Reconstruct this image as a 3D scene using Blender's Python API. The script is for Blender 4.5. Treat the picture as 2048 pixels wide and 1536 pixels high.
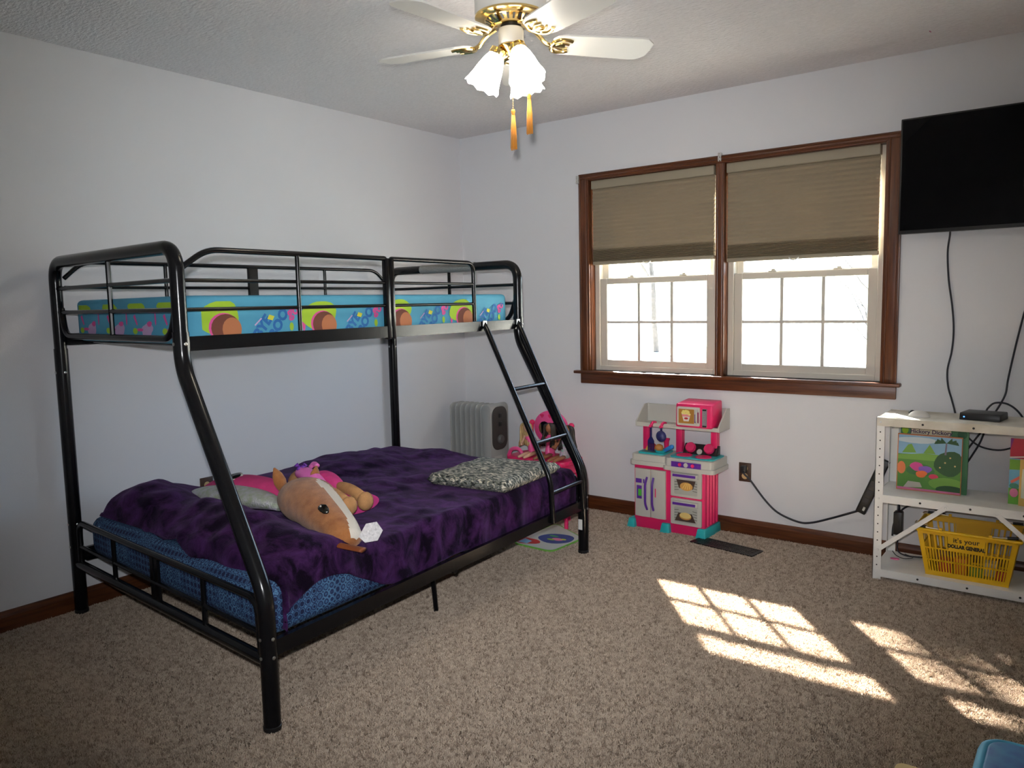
import bpy, bmesh, math, random
from mathutils import Vector, Matrix, noise
random.seed(7)
for o in list(bpy.data.objects): bpy.data.objects.remove(o)
S = bpy.context.scene
C = S.collection
PI = math.pi
H = 2.44                                   # ceiling height

# ------------------------------------------------------------------ camera
cam = bpy.data.cameras.new('camera'); camo = bpy.data.objects.new('camera', cam); C.objects.link(camo)
CAMP = Vector((3.577, -4.149, 1.3126)); YAW, PITCH, ROLL, FPX = -.6519, -.1038, -.0209, 1550.36
fw = Vector((math.sin(YAW)*math.cos(PITCH), math.cos(YAW)*math.cos(PITCH), math.sin(PITCH)))
rt = fw.cross(Vector((0, 0, 1))).normalized(); up = rt.cross(fw)
r2 = math.cos(ROLL)*rt + math.sin(ROLL)*up; u2 = -math.sin(ROLL)*rt + math.cos(ROLL)*up
camo.matrix_world = Matrix(((r2.x, u2.x, -fw.x, CAMP.x), (r2.y, u2.y, -fw.y, CAMP.y), (r2.z, u2.z, -fw.z, CAMP.z), (0, 0, 0, 1)))
cam.sensor_width = 36; cam.sensor_fit = 'HORIZONTAL'; cam.lens = 36*FPX/2048; cam.clip_start = .02; cam.clip_end = 300
S.camera = camo

# ------------------------------------------------------------------ world, sun, flash, exposure
S.view_settings.view_transform = 'Standard'; S.view_settings.look = 'None'
S.view_settings.exposure = 0.44; S.view_settings.gamma = 1.0; S.view_settings.use_curve_mapping = False
W = bpy.data.worlds.new('world'); S.world = W; W.use_nodes = True
nt = W.node_tree; nt.nodes.clear()
sk = nt.nodes.new('ShaderNodeTexSky'); sk.sky_type = 'HOSEK_WILKIE'; sk.turbidity = 4.0; sk.ground_albedo = .35
sk.sun_direction = Vector((-.83, 1.0, 1.0)).normalized()
bgn = nt.nodes.new('ShaderNodeBackground'); bgn.inputs[1].default_value = 36.0
wo = nt.nodes.new('ShaderNodeOutputWorld')
nt.links.new(sk.outputs[0], bgn.inputs[0]); nt.links.new(bgn.outputs[0], wo.inputs[0])
sun = bpy.data.lights.new('sun', 'SUN'); sun.energy = 140.0; sun.angle = math.radians(.8); sun.color = (1, .96, .9)
suno = bpy.data.objects.new('sun', sun); C.objects.link(suno)
suno.rotation_euler = Vector((.83, -1.0, -1.0)).to_track_quat('-Z', 'Y').to_euler(); suno.location = (-3, 6, 6)
fl = bpy.data.lights.new('camera_flash', 'SPOT'); fl.energy = 185.0; fl.shadow_soft_size = .022; fl.spot_size = math.radians(80); fl.spot_blend = 1.0; fl.color = (.95, .97, 1.0)
flo = bpy.data.objects.new('camera_flash', fl); C.objects.link(flo)
flo.matrix_world = camo.matrix_world @ Matrix.Translation((-.03, .09, -.02))

# ------------------------------------------------------------------ materials
MATS = {}
def lin(c):
    return tuple(((x/12.92) if x <= .04045 else ((x+.055)/1.055)**2.4) for x in c)
def rgb(*c):                                # 0..255 sRGB to linear
    return lin([x/255 for x in c])
def mat(name, col, rough=.5, metal=0., var=0., vscale=20., bump=0., bscale=200., spec=.5, stretch=(1, 1, 1), col2=None, emit=None, estr=0., coat=0., sheen=0., detail=4., trans=0.):
    if name in MATS: return MATS[name]
    m = bpy.data.materials.new(name); m.use_nodes = True; t = m.node_tree; b = t.nodes['Principled BSDF']
    b.inputs['Base Color'].default_value = (*col, 1); b.inputs['Roughness'].default_value = rough; b.inputs['Metallic'].default_value = metal
    b.inputs['Specular IOR Level'].default_value = spec
    if coat: b.inputs['Coat Weight'].default_value = coat; b.inputs['Coat Roughness'].default_value = .1
    if sheen: b.inputs['Sheen Weight'].default_value = sheen; b.inputs['Sheen Roughness'].default_value = .4
    if trans: b.inputs['Transmission Weight'].default_value = trans
    if emit: b.inputs['Emission Color'].default_value = (*emit, 1); b.inputs['Emission Strength'].default_value = estr
    if var or bump:
        tc = t.nodes.new('ShaderNodeTexCoord'); mp = t.nodes.new('ShaderNodeMapping'); mp.inputs['Scale'].default_value = stretch
        t.links.new(tc.outputs['Object'], mp.inputs[0])
    if var:
        n = t.nodes.new('ShaderNodeTexNoise'); n.inputs['Scale'].default_value = vscale; n.inputs['Detail'].default_value = detail
        t.links.new(mp.outputs[0], n.inputs['Vector'])
        r = t.nodes.new('ShaderNodeValToRGB'); r.color_ramp.elements[0].position = .3; r.color_ramp.elements[1].position = .7
        c2 = col2 if col2 else tuple(x*(1-var) for x in col)
        r.color_ramp.elements[0].color = (*c2, 1); r.color_ramp.elements[1].color = (*col, 1)
        t.links.new(n.outputs['Fac'], r.inputs[0]); t.links.new(r.outputs[0], b.inputs['Base Color'])
    if bump:
        n2 = t.nodes.new('ShaderNodeTexNoise'); n2.inputs['Scale'].default_value = bscale; n2.inputs['Detail'].default_value = 3
        t.links.new(mp.outputs[0], n2.inputs['Vector'])
        bp = t.nodes.new('ShaderNodeBump'); bp.inputs['Strength'].default_value = bump; bp.inputs['Distance'].default_value = .01
        t.links.new(n2.outputs['Fac'], bp.inputs['Height']); t.links.new(bp.outputs[0], b.inputs['Normal'])
    MATS[name] = m
    return m
def nodes_of(m):
    t = m.node_tree; return t, t.nodes['Principled BSDF']

M_wall = mat('wall_paint', (.75, .752, .775), .75, bump=.05, bscale=180, spec=.25)
M_ceil = mat('ceiling_texture', (.84, .82, .83), .9, spec=.2, var=.10, vscale=60, bump=.8, bscale=34, detail=6, stretch=(1, 2.4, 1))
M_woodx = mat('trim_wood_x', rgb(104, 57, 27), .36, var=.5, vscale=14, stretch=(.35, 6, 6), col2=rgb(66, 33, 16), bump=.05, bscale=40)
M_woody = mat('trim_wood_y', rgb(102, 56, 27), .36, var=.5, vscale=14, stretch=(6, .35, 6), col2=rgb(66, 33, 16), bump=.05, bscale=40)
M_woodz = mat('trim_wood_z', rgb(108, 60, 28), .36, var=.5, vscale=14, stretch=(6, 6, .35), col2=rgb(66, 33, 16), bump=.05, bscale=40)
M_vinyl = mat('vinyl_almond', (.62, .58, .51), .4)
M_black = mat('black_enamel', (.004, .004, .005), .20, spec=.32)
M_blackp = mat('black_plastic', (.008, .008, .009), .4)
M_cord = mat('cord_rubber', (.012, .012, .02), .5)
M_steel = mat('zinc_bolt', (.6, .6, .58), .3, metal=1)
M_tape = mat('duct_tape', (.32, .31, .29), .6, var=.4, vscale=60, stretch=(1, 8, 8))
M_brass = mat('polished_brass', (.75, .55, .22), .18, metal=1)
M_fanw = mat('fan_white', (.78, .77, .72), .35)
M_white = mat('white_paint', (.90, .895, .87), .42, var=.06, vscale=9)
M_tan = mat('tan_card', rgb(190, 165, 115), .8)

# carpet: speckled cut pile
def carpet():
    m = mat('carpet_pile', (.3, .23, .17), .95, spec=.1); t, b = nodes_of(m)
    tc = t.nodes.new('ShaderNodeTexCoord')
    n1 = t.nodes.new('ShaderNodeTexNoise'); n1.inputs['Scale'].default_value = 105; n1.inputs['Detail'].default_value = 4; n1.inputs['Roughness'].default_value = .65
    n2 = t.nodes.new('ShaderNodeTexNoise'); n2.inputs['Scale'].default_value = 3.2; n2.inputs['Detail'].default_value = 5
    v = t.nodes.new('ShaderNodeTexVoronoi'); v.inputs['Scale'].default_value = 130
    for n in (n1, n2, v): t.links.new(tc.outputs['Object'], n.inputs['Vector'])
    r = t.nodes.new('ShaderNodeValToRGB'); e = r.color_ramp.elements
    e[0].position = .32; e[0].color = (.155, .112, .085, 1); e[1].position = .66; e[1].color = (.50, .41, .325, 1)
    x = e.new(.46); x.color = (.33, .258, .20, 1)
    t.links.new(n1.outputs['Fac'], r.inputs[0])
    r2_ = t.nodes.new('ShaderNodeValToRGB'); r2_.color_ramp.elements[0].color = (.86, .86, .86, 1); r2_.color_ramp.elements[1].color = (1.06, 1.06, 1.06, 1)
    r2_.color_ramp.elements[0].position = .35; r2_.color_ramp.elements[1].position = .65
    t.links.new(n2.outputs['Fac'], r2_.inputs[0])
    mx = t.nodes.new('ShaderNodeMix'); mx.data_type = 'RGBA'; mx.blend_type = 'MULTIPLY'; mx.inputs[0].default_value = 1
    t.links.new(r.outputs[0], mx.inputs[6]); t.links.new(r2_.outputs[0], mx.inputs[7]); t.links.new(mx.outputs[2], b.inputs['Base Color'])
    ad = t.nodes.new('ShaderNodeMath'); ad.operation = 'SUBTRACT'
    t.links.new(n1.outputs['Fac'], ad.inputs[0]); t.links.new(v.outputs['Distance'], ad.inputs[1])
    bp = t.nodes.new('ShaderNodeBump'); bp.inputs['Strength'].default_value = .9; bp.inputs['Distance'].default_value = .012
    t.links.new(ad.outputs[0], bp.inputs['Height']); t.links.new(bp.outputs[0], b.inputs['Normal'])
    return m
M_carpet = carpet()
def glass():
    m = bpy.data.materials.new('window_glass'); m.use_nodes = True; t = m.node_tree; t.nodes.clear()
    o = t.nodes.new('ShaderNodeOutputMaterial'); tr = t.nodes.new('ShaderNodeBsdfTransparent'); gl = t.nodes.new('ShaderNodeBsdfGlossy'); gl.inputs['Roughness'].default_value = .02
    fr = t.nodes.new('ShaderNodeFresnel'); fr.inputs[0].default_value = 1.45; mx = t.nodes.new('ShaderNodeMixShader')
    tr.inputs[0].default_value = (.96, .98, .97, 1)
    t.links.new(fr.outputs[0], mx.inputs[0]); t.links.new(tr.outputs[0], mx.inputs[1]); t.links.new(gl.outputs[0], mx.inputs[2]); t.links.new(mx.outputs[0], o.inputs[0])
    return m
M_glass = glass()
def fabric_shade():
    m = bpy.data.materials.new('cellular_fabric'); m.use_nodes = True; t = m.node_tree; t.nodes.clear()
    o = t.nodes.new('ShaderNodeOutputMaterial'); d = t.nodes.new('ShaderNodeBsdfDiffuse'); d.inputs[0].default_value = (.30, .25, .18, 1)
    tl = t.nodes.new('ShaderNodeBsdfTranslucent'); tl.inputs[0].default_value = (.42, .34, .22, 1)
    mx = t.nodes.new('ShaderNodeMixShader'); mx.inputs[0].default_value = .055
    t.links.new(d.outputs[0], mx.inputs[1]); t.links.new(tl.outputs[0], mx.inputs[2]); t.links.new(mx.outputs[0], o.inputs[0])
    return m
M_shade = fabric_shade()
M_shrail = mat('shade_rail', (.30, .26, .19), .5)

# ------------------------------------------------------------------ object helpers (all meshes are given in world coordinates)
ORG = {}
def link(o): C.objects.link(o); return o
def thing(name, label, cat, loc=(0, 0, 0), group=None, kind=None):
    o = link(bpy.data.objects.new(name, None)); o.location = loc; ORG[o] = Vector(loc); o.empty_display_size = .05
    if label: o['label'] = label
    if cat: o['category'] = cat
    if group: o['group'] = group
    if kind: o['kind'] = kind
    return o
def obj(name, bm, m, parent=None, smooth=False, label=None, cat=None, group=None, kind=None, loc=None):
    if parent is not None: org = ORG[parent]
    elif loc is not None: org = Vector(loc)
    else:
        bb = [Vector(v.co) for v in bm.verts]
        org = Vector(((min(v.x for v in bb)+max(v.x for v in bb))/2, (min(v.y for v in bb)+max(v.y for v in bb))/2, min(v.z for v in bb)))
    bmesh.ops.translate(bm, verts=bm.verts, vec=-org)
    me = bpy.data.meshes.new(name); bm.to_mesh(me); bm.free()
    for x in (m if isinstance(m, (list, tuple)) else [m]): me.materials.append(x)
    if smooth:
        me.polygons.foreach_set('use_smooth', [True]*len(me.polygons))
        if smooth != 'all':
            try: me.set_sharp_from_angle(angle=math.radians(38))
            except Exception: pass
    o = link(bpy.data.objects.new(name, me)); ORG[o] = org
    if parent is not None: o.parent = parent
    else: o.location = org
    if label: o['label'] = label
    if cat: o['category'] = cat
    if group: o['group'] = group
    if kind: o['kind'] = kind
    return o
def nb(): return bmesh.new()
def box(bm, x0, x1, y0, y1, z0, z1, mi=0):
    x0, x1 = min(x0, x1), max(x0, x1); y0, y1 = min(y0, y1), max(y0, y1); z0, z1 = min(z0, z1), max(z0, z1)
    v = [bm.verts.new(c) for c in ((x0, y0, z0), (x1, y0, z0), (x1, y1, z0), (x0, y1, z0), (x0, y0, z1), (x1, y0, z1), (x1, y1, z1), (x0, y1, z1))]
    for f in ((3, 2, 1, 0), (4, 5, 6, 7), (0, 1, 5, 4), (1, 2, 6, 5), (2, 3, 7, 6), (3, 0, 4, 7)):
        bm.faces.new([v[i] for i in f]).material_index = mi
    return bm
def hexa(bm, p, mi=0):                      # eight corners: bottom ring then top ring, counter-clockwise seen from above
    v = [bm.verts.new(c) for c in p]
    for f in ((3, 2, 1, 0), (4, 5, 6, 7), (0, 1, 5, 4), (1, 2, 6, 5), (2, 3, 7, 6), (3, 0, 4, 7)):
        bm.faces.new([v[i] for i in f]).material_index = mi
    return bm
def bevel(bm, w, seg=2):
    bmesh.ops.bevel(bm, geom=list(bm.edges), offset=w, segments=seg, affect='EDGES', profile=.5, clamp_overlap=True)
    return bm
def bbox(x0, x1, y0, y1, z0, z1, w=.004, seg=2): return bevel(box(nb(), x0, x1, y0, y1, z0, z1), w, seg)
def fillet(pts, r, seg=6):
    pts = [Vector(p) for p in pts]; out = [pts[0]]
    for i in range(1, len(pts)-1):
        a, b, c = pts[i-1], pts[i], pts[i+1]; d1 = (a-b); d2 = (c-b)
        k = min(r, d1.length*.49, d2.length*.49); p0 = b+d1.normalized()*k; p2 = b+d2.normalized()*k
        for j in range(seg+1):
            t = j/seg; out.append(p0*(1-t)**2 + b*2*t*(1-t) + p2*t*t)
    out.append(pts[-1]); return out
def cat_rom(pts, n=8):
    P = [Vector(p) for p in pts]; P = [P[0]*2-P[1]] + P + [P[-1]*2-P[-2]]; out = []
    for i in range(1, len(P)-2):
        for j in range(n):
            t = j/n; a, b, c, d = P[i-1], P[i], P[i+1], P[i+2]
            out.append(.5*((2*b)+(c-a)*t+(2*a-5*b+4*c-d)*t*t+(3*b-a-3*c+d)*t**3))
    out.append(P[-2]); return out
def tube(bm, pts, r, n=10, mi=0, flat=1., caps=True, upv=None):
    """sweep; r is a number or a list per point; flat squashes the second axis"""
    P = [Vector(p) for p in pts]; R = r if isinstance(r, (list, tuple)) else [r]*len(P)
    rings = []; ref = None
    for i, p in enumerate(P):
        d = (P[min(i+1, len(P)-1)]-P[max(i-1, 0)])
        d = d.normalized() if d.length > 1e-9 else Vector((0, 0, 1))
        if ref is None:
            ref = Vector(upv) if upv else (Vector((0, 0, 1)) if abs(d.z) < .9 else Vector((1, 0, 0)))
        a = ref - d*ref.dot(d)
        a = a.normalized() if a.length > 1e-6 else d.orthogonal().normalized()
        b = d.cross(a); ref = a
        rings.append([bm.verts.new(p + (a*math.cos(2*PI*k/n)*flat + b*math.sin(2*PI*k/n))*R[i]) for k in range(n)])
    for i in range(len(rings)-1):
        for k in range(n):
            f = bm.faces.new((rings[i][k], rings[i][(k+1) % n], rings[i+1][(k+1) % n], rings[i+1][k])); f.material_index = mi
    if caps:
        bm.faces.new(list(reversed(rings[0]))).material_index = mi; bm.faces.new(rings[-1]).material_index = mi
    return bm
def lathe(bm, prof, c, axis=(0, 0, 1), n=24, mi=0, sc=None):
    """prof: (radius, height) list; sc(k, i) optional radial factor"""
    ax = Vector(axis).normalized(); a = ax.orthogonal().normalized(); b = ax.cross(a); c = Vector(c); rings = []
    for i, (r, h) in enumerate(prof):
        rings.append([bm.verts.new(c + ax*h + (a*math.cos(2*PI*k/n)+b*math.sin(2*PI*k/n))*max(r, 1e-5)*(sc(k, i) if sc else 1)) for k in range(n)])
    for i in range(len(rings)-1):
        for k in range(n):
            bm.faces.new((rings[i][k], rings[i][(k+1) % n], rings[i+1][(k+1) % n], rings[i+1][k])).material_index = mi
    if prof[0][0] > 1e-4: bm.faces.new(list(reversed(rings[0]))).material_index = mi
    if prof[-1][0] > 1e-4: bm.faces.new(rings[-1]).material_index = mi
    return bm
def cyl(bm, c, r, h, axis=(0, 0, 1), n=20, bev=0., mi=0):
    p = [(r-bev, 0), (r, bev), (r, h-bev), (r-bev, h)] if bev else [(r, 0), (r, h)]
    return lathe(bm, p, c, axis, n, mi)
def ball(bm, c, r, sx=1, sy=1, sz=1, n=16, mi=0):
    g = bmesh.ops.create_uvsphere(bm, u_segments=n, v_segments=max(6, n//2), radius=r)
    for v in g['verts']: v.co = Vector((v.co.x*sx, v.co.y*sy, v.co.z*sz)) + Vector(c)
    for v in g['verts']:
        for f in v.link_faces: f.material_index = mi
    return bm
def poly(bm, pts, mi=0):
    f = bm.faces.new([bm.verts.new(p) for p in pts]); f.material_index = mi; return bm
def prism(bm, pts2, y0, y1, plane='xz', mi=0):
    """extrude an outline; plane xz extrudes along y, xy along z, yz along x"""
    def P(a, b, c): return {'xz': (a, c, b), 'xy': (a, b, c), 'yz': (c, a, b)}[plane]
    A = [bm.verts.new(P(a, b, y0)) for a, b in pts2]; B = [bm.verts.new(P(a, b, y1)) for a, b in pts2]
    n = len(pts2); fs = [bm.faces.new(A), bm.faces.new(list(reversed(B)))]
    for i in range(n): fs.append(bm.faces.new((A[i], B[i], B[(i+1) % n], A[(i+1) % n])))
    for f in fs: f.material_index = mi
    bmesh.ops.recalc_face_normals(bm, faces=fs)
    return bm
def ell(cx, cy, rx, ry, n=20, a0=0., wob=0., seed=0):
    rnd = random.Random(seed); ph = [rnd.uniform(0, 6.28) for _ in range(4)]
    out = []
    for k in range(n):
        a = a0+2*PI*k/n; w = 1+wob*(math.sin(2*a+ph[0])+.6*math.sin(3*a+ph[1])+.4*math.sin(5*a+ph[2]))
        out.append((cx+rx*w*math.cos(a), cy+ry*w*math.sin(a)))
    return out
def rrect(x0, x1, y0, y1, r, seg=4):
    out = []
    for cx, cy, a0 in ((x1-r, y1-r, 0), (x0+r, y1-r, PI/2), (x0+r, y0+r, PI), (x1-r, y0+r, 1.5*PI)):
        for j in range(seg+1):
            a = a0+PI/2*j/seg; out.append((cx+r*math.cos(a), cy+r*math.sin(a)))
    return out
class Print:
    """flat printed artwork: polygons in a local (a, b) frame lying on a surface, each layer a hair further out"""
    def __init__(s, org, ua, ub, un, base=.0006, step=.00012):
        s.o, s.a, s.b, s.n = Vector(org), Vector(ua), Vector(ub), Vector(un); s.bm = nb(); s.m = []; s.k = 0; s.base = base; s.step = step; s.lim = None
    def add(s, pts, m):
        if s.lim:
            pts = clip(pts, *s.lim)
            if len(pts) < 3: return s
        if m not in s.m: s.m.append(m)
        off = s.n*(s.base+s.step*s.k); s.k += 1
        f = s.bm.faces.new([s.bm.verts.new(s.o+s.a*x+s.b*y+off) for x, y in pts]); f.material_index = s.m.index(m)
        f.normal_update()
        if f.normal.dot(s.n) < 0: f.normal_flip()
        return s
    def text(s, txt, x, y, size, m, rot=0., bold=0., sx=1.):
        if m not in s.m: s.m.append(m)
        cu = bpy.data.curves.new('lettering', 'FONT'); cu.body = txt; cu.size = size; cu.align_x = 'CENTER'; cu.offset = bold; cu.resolution_u = 3
        to = bpy.data.objects.new('lettering', cu); C.objects.link(to); bpy.context.view_layer.update()
        me = bpy.data.meshes.new_from_object(to.evaluated_get(bpy.context.evaluated_depsgraph_get()))
        off = s.n*(s.base+s.step*s.k); s.k += 1; vs = []
        ca, sa = math.cos(rot), math.sin(rot)
        for v in me.vertices:
            px, py = v.co.x*sx, v.co.y; qx, qy = x+px*ca-py*sa, y+px*sa+py*ca
            vs.append(s.bm.verts.new(s.o+s.a*qx+s.b*qy+off))
        for p in me.polygons:
            try:
                f = s.bm.faces.new([vs[i] for i in p.vertices]); f.material_index = s.m.index(m); f.normal_update()
                if f.normal.dot(s.n) < 0: f.normal_flip()
            except ValueError: pass
        bpy.data.objects.remove(to); bpy.data.meshes.remove(me); bpy.data.curves.remove(cu)
        return s
    def done(s, name, parent, label=None): return obj(name, s.bm, s.m, parent, label=label)
def clip(pts, x0, x1, y0, y1):
    def cut(P, ins, inter):
        out = []
        for i in range(len(P)):
            a, b = P[i-1], P[i]
            if ins(b):
                if not ins(a): out.append(inter(a, b))
                out.append(b)
            elif ins(a): out.append(inter(a, b))
        return out
    def ix(v): return lambda a, b: (v, a[1]+(b[1]-a[1])*(v-a[0])/(b[0]-a[0]))
    def iy(v): return lambda a, b: (a[0]+(b[0]-a[0])*(v-a[1])/(b[1]-a[1]), v)
    P = list(pts)
    for ins, it in ((lambda p: p[0] >= x0, ix(x0)), (lambda p: p[0] <= x1, ix(x1)), (lambda p: p[1] >= y0, iy(y0)), (lambda p: p[1] <= y1, iy(y1))):
        if P: P = cut(P, ins, it)
    return P
def flatm(name, *c, rough=.5): return mat('print_'+name, rgb(*c), rough)

# ================================================================== THE ROOM
PZ = -.007                                # carpet backing; the pile stands up to about z = 0.004
RX, RY = 4.05, -4.62                      # right wall, wall behind the camera
WX0, WX1, WZ0, WZ1 = 1.035, 2.715, .884, 2.052   # window opening
bm = nb(); box(bm, -.12, RX+.12, RY-.12, .14, -.1, PZ)
obj('floor', bm, M_carpet, kind='structure', label='beige brown speckled cut pile carpet floor', loc=(0, 0, 0))
bm = nb(); box(bm, -.12, RX+.12, RY-.12, .14, H, H+.1)
ceiling = obj('ceiling', bm, M_ceil, kind='structure', label='pale grey brushed texture ceiling', loc=(0, 0, 0))
bm = nb(); box(bm, 0, WX0, 0, .14, 0, H); box(bm, WX1, RX, 0, .14, 0, H); box(bm, WX0, WX1, 0, .14, 0, WZ0); box(bm, WX0, WX1, 0, .14, WZ1, H)
obj('wall_back', bm, M_wall, kind='structure', label='off-white painted wall holding the double window', loc=(0, 0, 0))
bm = nb(); box(bm, -.12, 0, RY, .14, 0, H); obj('wall_left', bm, M_wall, kind='structure', label='off-white painted wall behind the bunk bed', loc=(0, 0, 0))
bm = nb(); box(bm, RX, RX+.12, RY, .14, 0, H); obj('wall_right', bm, M_wall, kind='structure', label='off-white painted wall right of the camera', loc=(0, 0, 0))
bm = nb(); box(bm, -.12, RX+.12, RY-.12, RY, 0, H); obj('wall_front', bm, M_wall, kind='structure', label='off-white painted wall behind the camera', loc=(0, 0, 0))
def bprof(d): return [(0, 0), (d, 0), (d, .062), (d*.75, .074), (d*.45, .083), (0, .086)]
bm = nb(); prism(bm, [(-a, b) for a, b in bprof(.014)], 0, RX, 'yz'); obj('baseboard_back', bm, M_woodx, kind='structure', label='brown wooden baseboard under the window wall', loc=(0, 0, 0))
bm = nb(); prism(bm, bprof(.014), RY, 0, 'xz'); obj('baseboard_left', bm, M_woody, kind='structure', label='brown wooden baseboard behind the bunk bed', loc=(0, 0, 0))
bm = nb(); prism(bm, [(RX-a, b) for a, b in bprof(.014)], RY, 0, 'xz'); obj('baseboard_right', bm, M_woody, kind='structure', label='brown wooden baseboard on the right wall', loc=(0, 0, 0))
mk = Print((2.925, -.277, H), (1, 0, 0), (0, 1, 0), (0, 0, -1)); mk.add(ell(0, 0, .003, .010, 10), flatm('crayon', 170, 60, 110)); mk.add(ell(.002, .012, .004, .004, 8), flatm('crayon', 170, 60, 110)); mk.done('crayon_mark', ceiling)

def pile():
    m = mat('pile_yarn', (.3, .23, .17), .95, spec=.1); t, b = nodes_of(m)
    oi = t.nodes.new('ShaderNodeObjectInfo'); r = t.nodes.new('ShaderNodeValToRGB'); e = r.color_ramp.elements
    e[0].position = 0; e[0].color = (.22, .165, .125, 1); e[1].position = 1; e[1].color = (.62, .515, .41, 1)
    x = e.new(.22); x.color = (.36, .28, .215, 1); x = e.new(.6); x.color = (.50, .405, .32, 1)
    t.links.new(oi.outputs['Random'], r.inputs[0]); t.links.new(r.outputs[0], b.inputs['Base Color'])
    g = bpy.data.node_groups.new('carpet_pile', 'GeometryNodeTree')
    g.interface.new_socket('Geometry', in_out='INPUT', socket_type='NodeSocketGeometry'); g.interface.new_socket('Geometry', in_out='OUTPUT', socket_type='NodeSocketGeometry')
    N = g.nodes; L = g.links
    gi = N.new('NodeGroupInput'); go = N.new('NodeGroupOutput'); dp = N.new('GeometryNodeDistributePointsOnFaces'); dp.inputs['Density'].default_value = 24000
    L.new(gi.outputs[0], dp.inputs['Mesh'])
    jn = N.new('GeometryNodeJoinGeometry')
    for (rx, ry, ox, oy, sc) in ((.35, .1, 0, 0, 1.), (-.3, .4, .0028, .001, .92), (.1, -.5, -.0026, .0018, 1.05), (-.45, -.2, .0004, -.003, .85)):
        c = N.new('GeometryNodeMeshCone'); c.inputs['Vertices'].default_value = 5; c.inputs['Radius Top'].default_value = .0009; c.inputs['Radius Bottom'].default_value = .0026; c.inputs['Depth'].default_value = .0125
        tr = N.new('GeometryNodeTransform'); tr.inputs['Translation'].default_value = (ox, oy, 0); tr.inputs['Rotation'].default_value = (rx, ry, 0); tr.inputs['Scale'].default_value = (1, 1, sc)
        L.new(c.outputs['Mesh'], tr.inputs[0]); L.new(tr.outputs[0], jn.inputs[0])
    sm_ = N.new('GeometryNodeSetMaterial'); sm_.inputs['Material'].default_value = m; L.new(jn.outputs[0], sm_.inputs[0])
    ip = N.new('GeometryNodeInstanceOnPoints'); L.new(dp.outputs['Points'], ip.inputs['Points']); L.new(sm_.outputs[0], ip.inputs['Instance'])
    rv = N.new('FunctionNodeRandomValue'); rv.data_type = 'FLOAT_VECTOR'; rv.inputs[0].default_value = (-.45, -.45, 0); rv.inputs[1].default_value = (.45, .45, 6.28); L.new(rv.outputs[0], ip.inputs['Rotation'])
    rs = N.new('FunctionNodeRandomValue'); rs.data_type = 'FLOAT'; rs.inputs[2].default_value = .62; rs.inputs[3].default_value = .98; L.new(rs.outputs[1], ip.inputs['Scale'])
    L.new(ip.outputs[0], go.inputs[0])
    bm = nb(); poly(bm, [(.004, RY, PZ+.0005), (RX, RY, PZ+.0005), (RX, -.004, PZ+.0005), (.004, -.004, PZ+.0005)])
    o = obj('carpet_pile', bm, m, label='beige brown speckled cut pile of the carpet', cat='carpet', kind='stuff', loc=(0, 0, PZ))
    md = o.modifiers.new('pile', 'NODES'); md.node_group = g
pile()

# window casing (one trim frame with its boards as parts)
trim = thing('trim_1', 'stained brown wooden casing around the double window', None, (1.875, 0, .866), kind='structure')
def casing(pts_outer, m, name='casing_board'):
    bm = nb(); hexa(bm, pts_outer); bevel(bm, .003, 2); return obj(name, bm, m, trim, smooth=True)
CX0, CX1, CZ1 = .968, 2.785, 2.088; D = -.018
def board(x0, x1, z0, z1, m, d=D):
    bm = nb(); box(bm, x0, x1, d, 0, z0, z1); bevel(bm, .004, 2); return obj('casing_board', bm, m, trim, smooth=True)
# mitred side and head boards, with a raised bead along each
bm = nb(); hexa(bm, [(CX0, D, .884), (WX0+.005, D, .884), (WX0+.005, 0, .884), (CX0, 0, .884), (CX0, D, CZ1), (WX0+.005, D, WZ1-.005), (WX0+.005, 0, WZ1-.005), (CX0, 0, CZ1)]); o1 = obj('casing_board', bevel(bm, .003), M_woodz, trim, smooth=True)
bm = nb(); hexa(bm, [(WX1-.005, D, .884), (CX1, D, .884), (CX1, 0, .884), (WX1-.005, 0, .884), (WX1-.005, D, WZ1-.005), (CX1, D, CZ1), (CX1, 0, CZ1), (WX1-.005, 0, WZ1-.005)]); o2 = obj('casing_board', bevel(bm, .003), M_woodz, trim, smooth=True)
bm = nb(); hexa(bm, [(WX0+.005, D, WZ1-.005), (WX1-.005, D, WZ1-.005), (WX1-.005, 0, WZ1-.005), (WX0+.005, 0, WZ1-.005), (CX0, D, CZ1), (CX1, D, CZ1), (CX1, 0, CZ1), (CX0, 0, CZ1)]); o3 = obj('casing_board', bevel(bm, .003), M_woodx, trim, smooth=True)
for (xa, m_, pr) in ((CX0+.012, M_woodz, o1), (CX1-.012, M_woodz, o2), (WX0-.012, M_woodz, o1), (WX1+.012, M_woodz, o2)):
    bm = nb(); tube(bm, [(xa, D, .886), (xa, D, WZ1+.012)], .005, 8); obj('bead', bm, m_, pr, smooth=True)
for za in (CZ1-.010, WZ1+.008):
    bm = nb(); tube(bm, [(CX0+.012, D, za), (CX1-.012, D, za)], .005, 8); obj('bead', bm, M_woodx, o3, smooth=True)
MX0, MX1 = 1.852, 1.902
bm = nb(); box(bm, MX0, MX1, -.012, .10, .884, WZ1); obj('mullion_post', bevel(bm, .003), M_woodz, trim, smooth=True)
for xa in (MX0+.012, MX1-.012):
    bm = nb(); tube(bm, [(xa, -.012, .886), (xa, -.012, WZ1)], .004, 8); obj('bead', bm, M_woodz, trim, smooth=True)
bm = nb(); box(bm, .932, 2.806, -.045, .05, .866, .884); obj('window_stool', bevel(bm, .005, 3), M_woodx, trim, smooth=True)
bm = nb(); box(bm, CX0, CX1, -.016, 0, .803, .866); obj('apron', bevel(bm, .004), M_woodx, trim, smooth=True)
bm = nb(); box(bm, WX0, WX0+.008, 0, .05, .884, WZ1); obj('jamb_liner', bm, M_woodz, trim)
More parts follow.
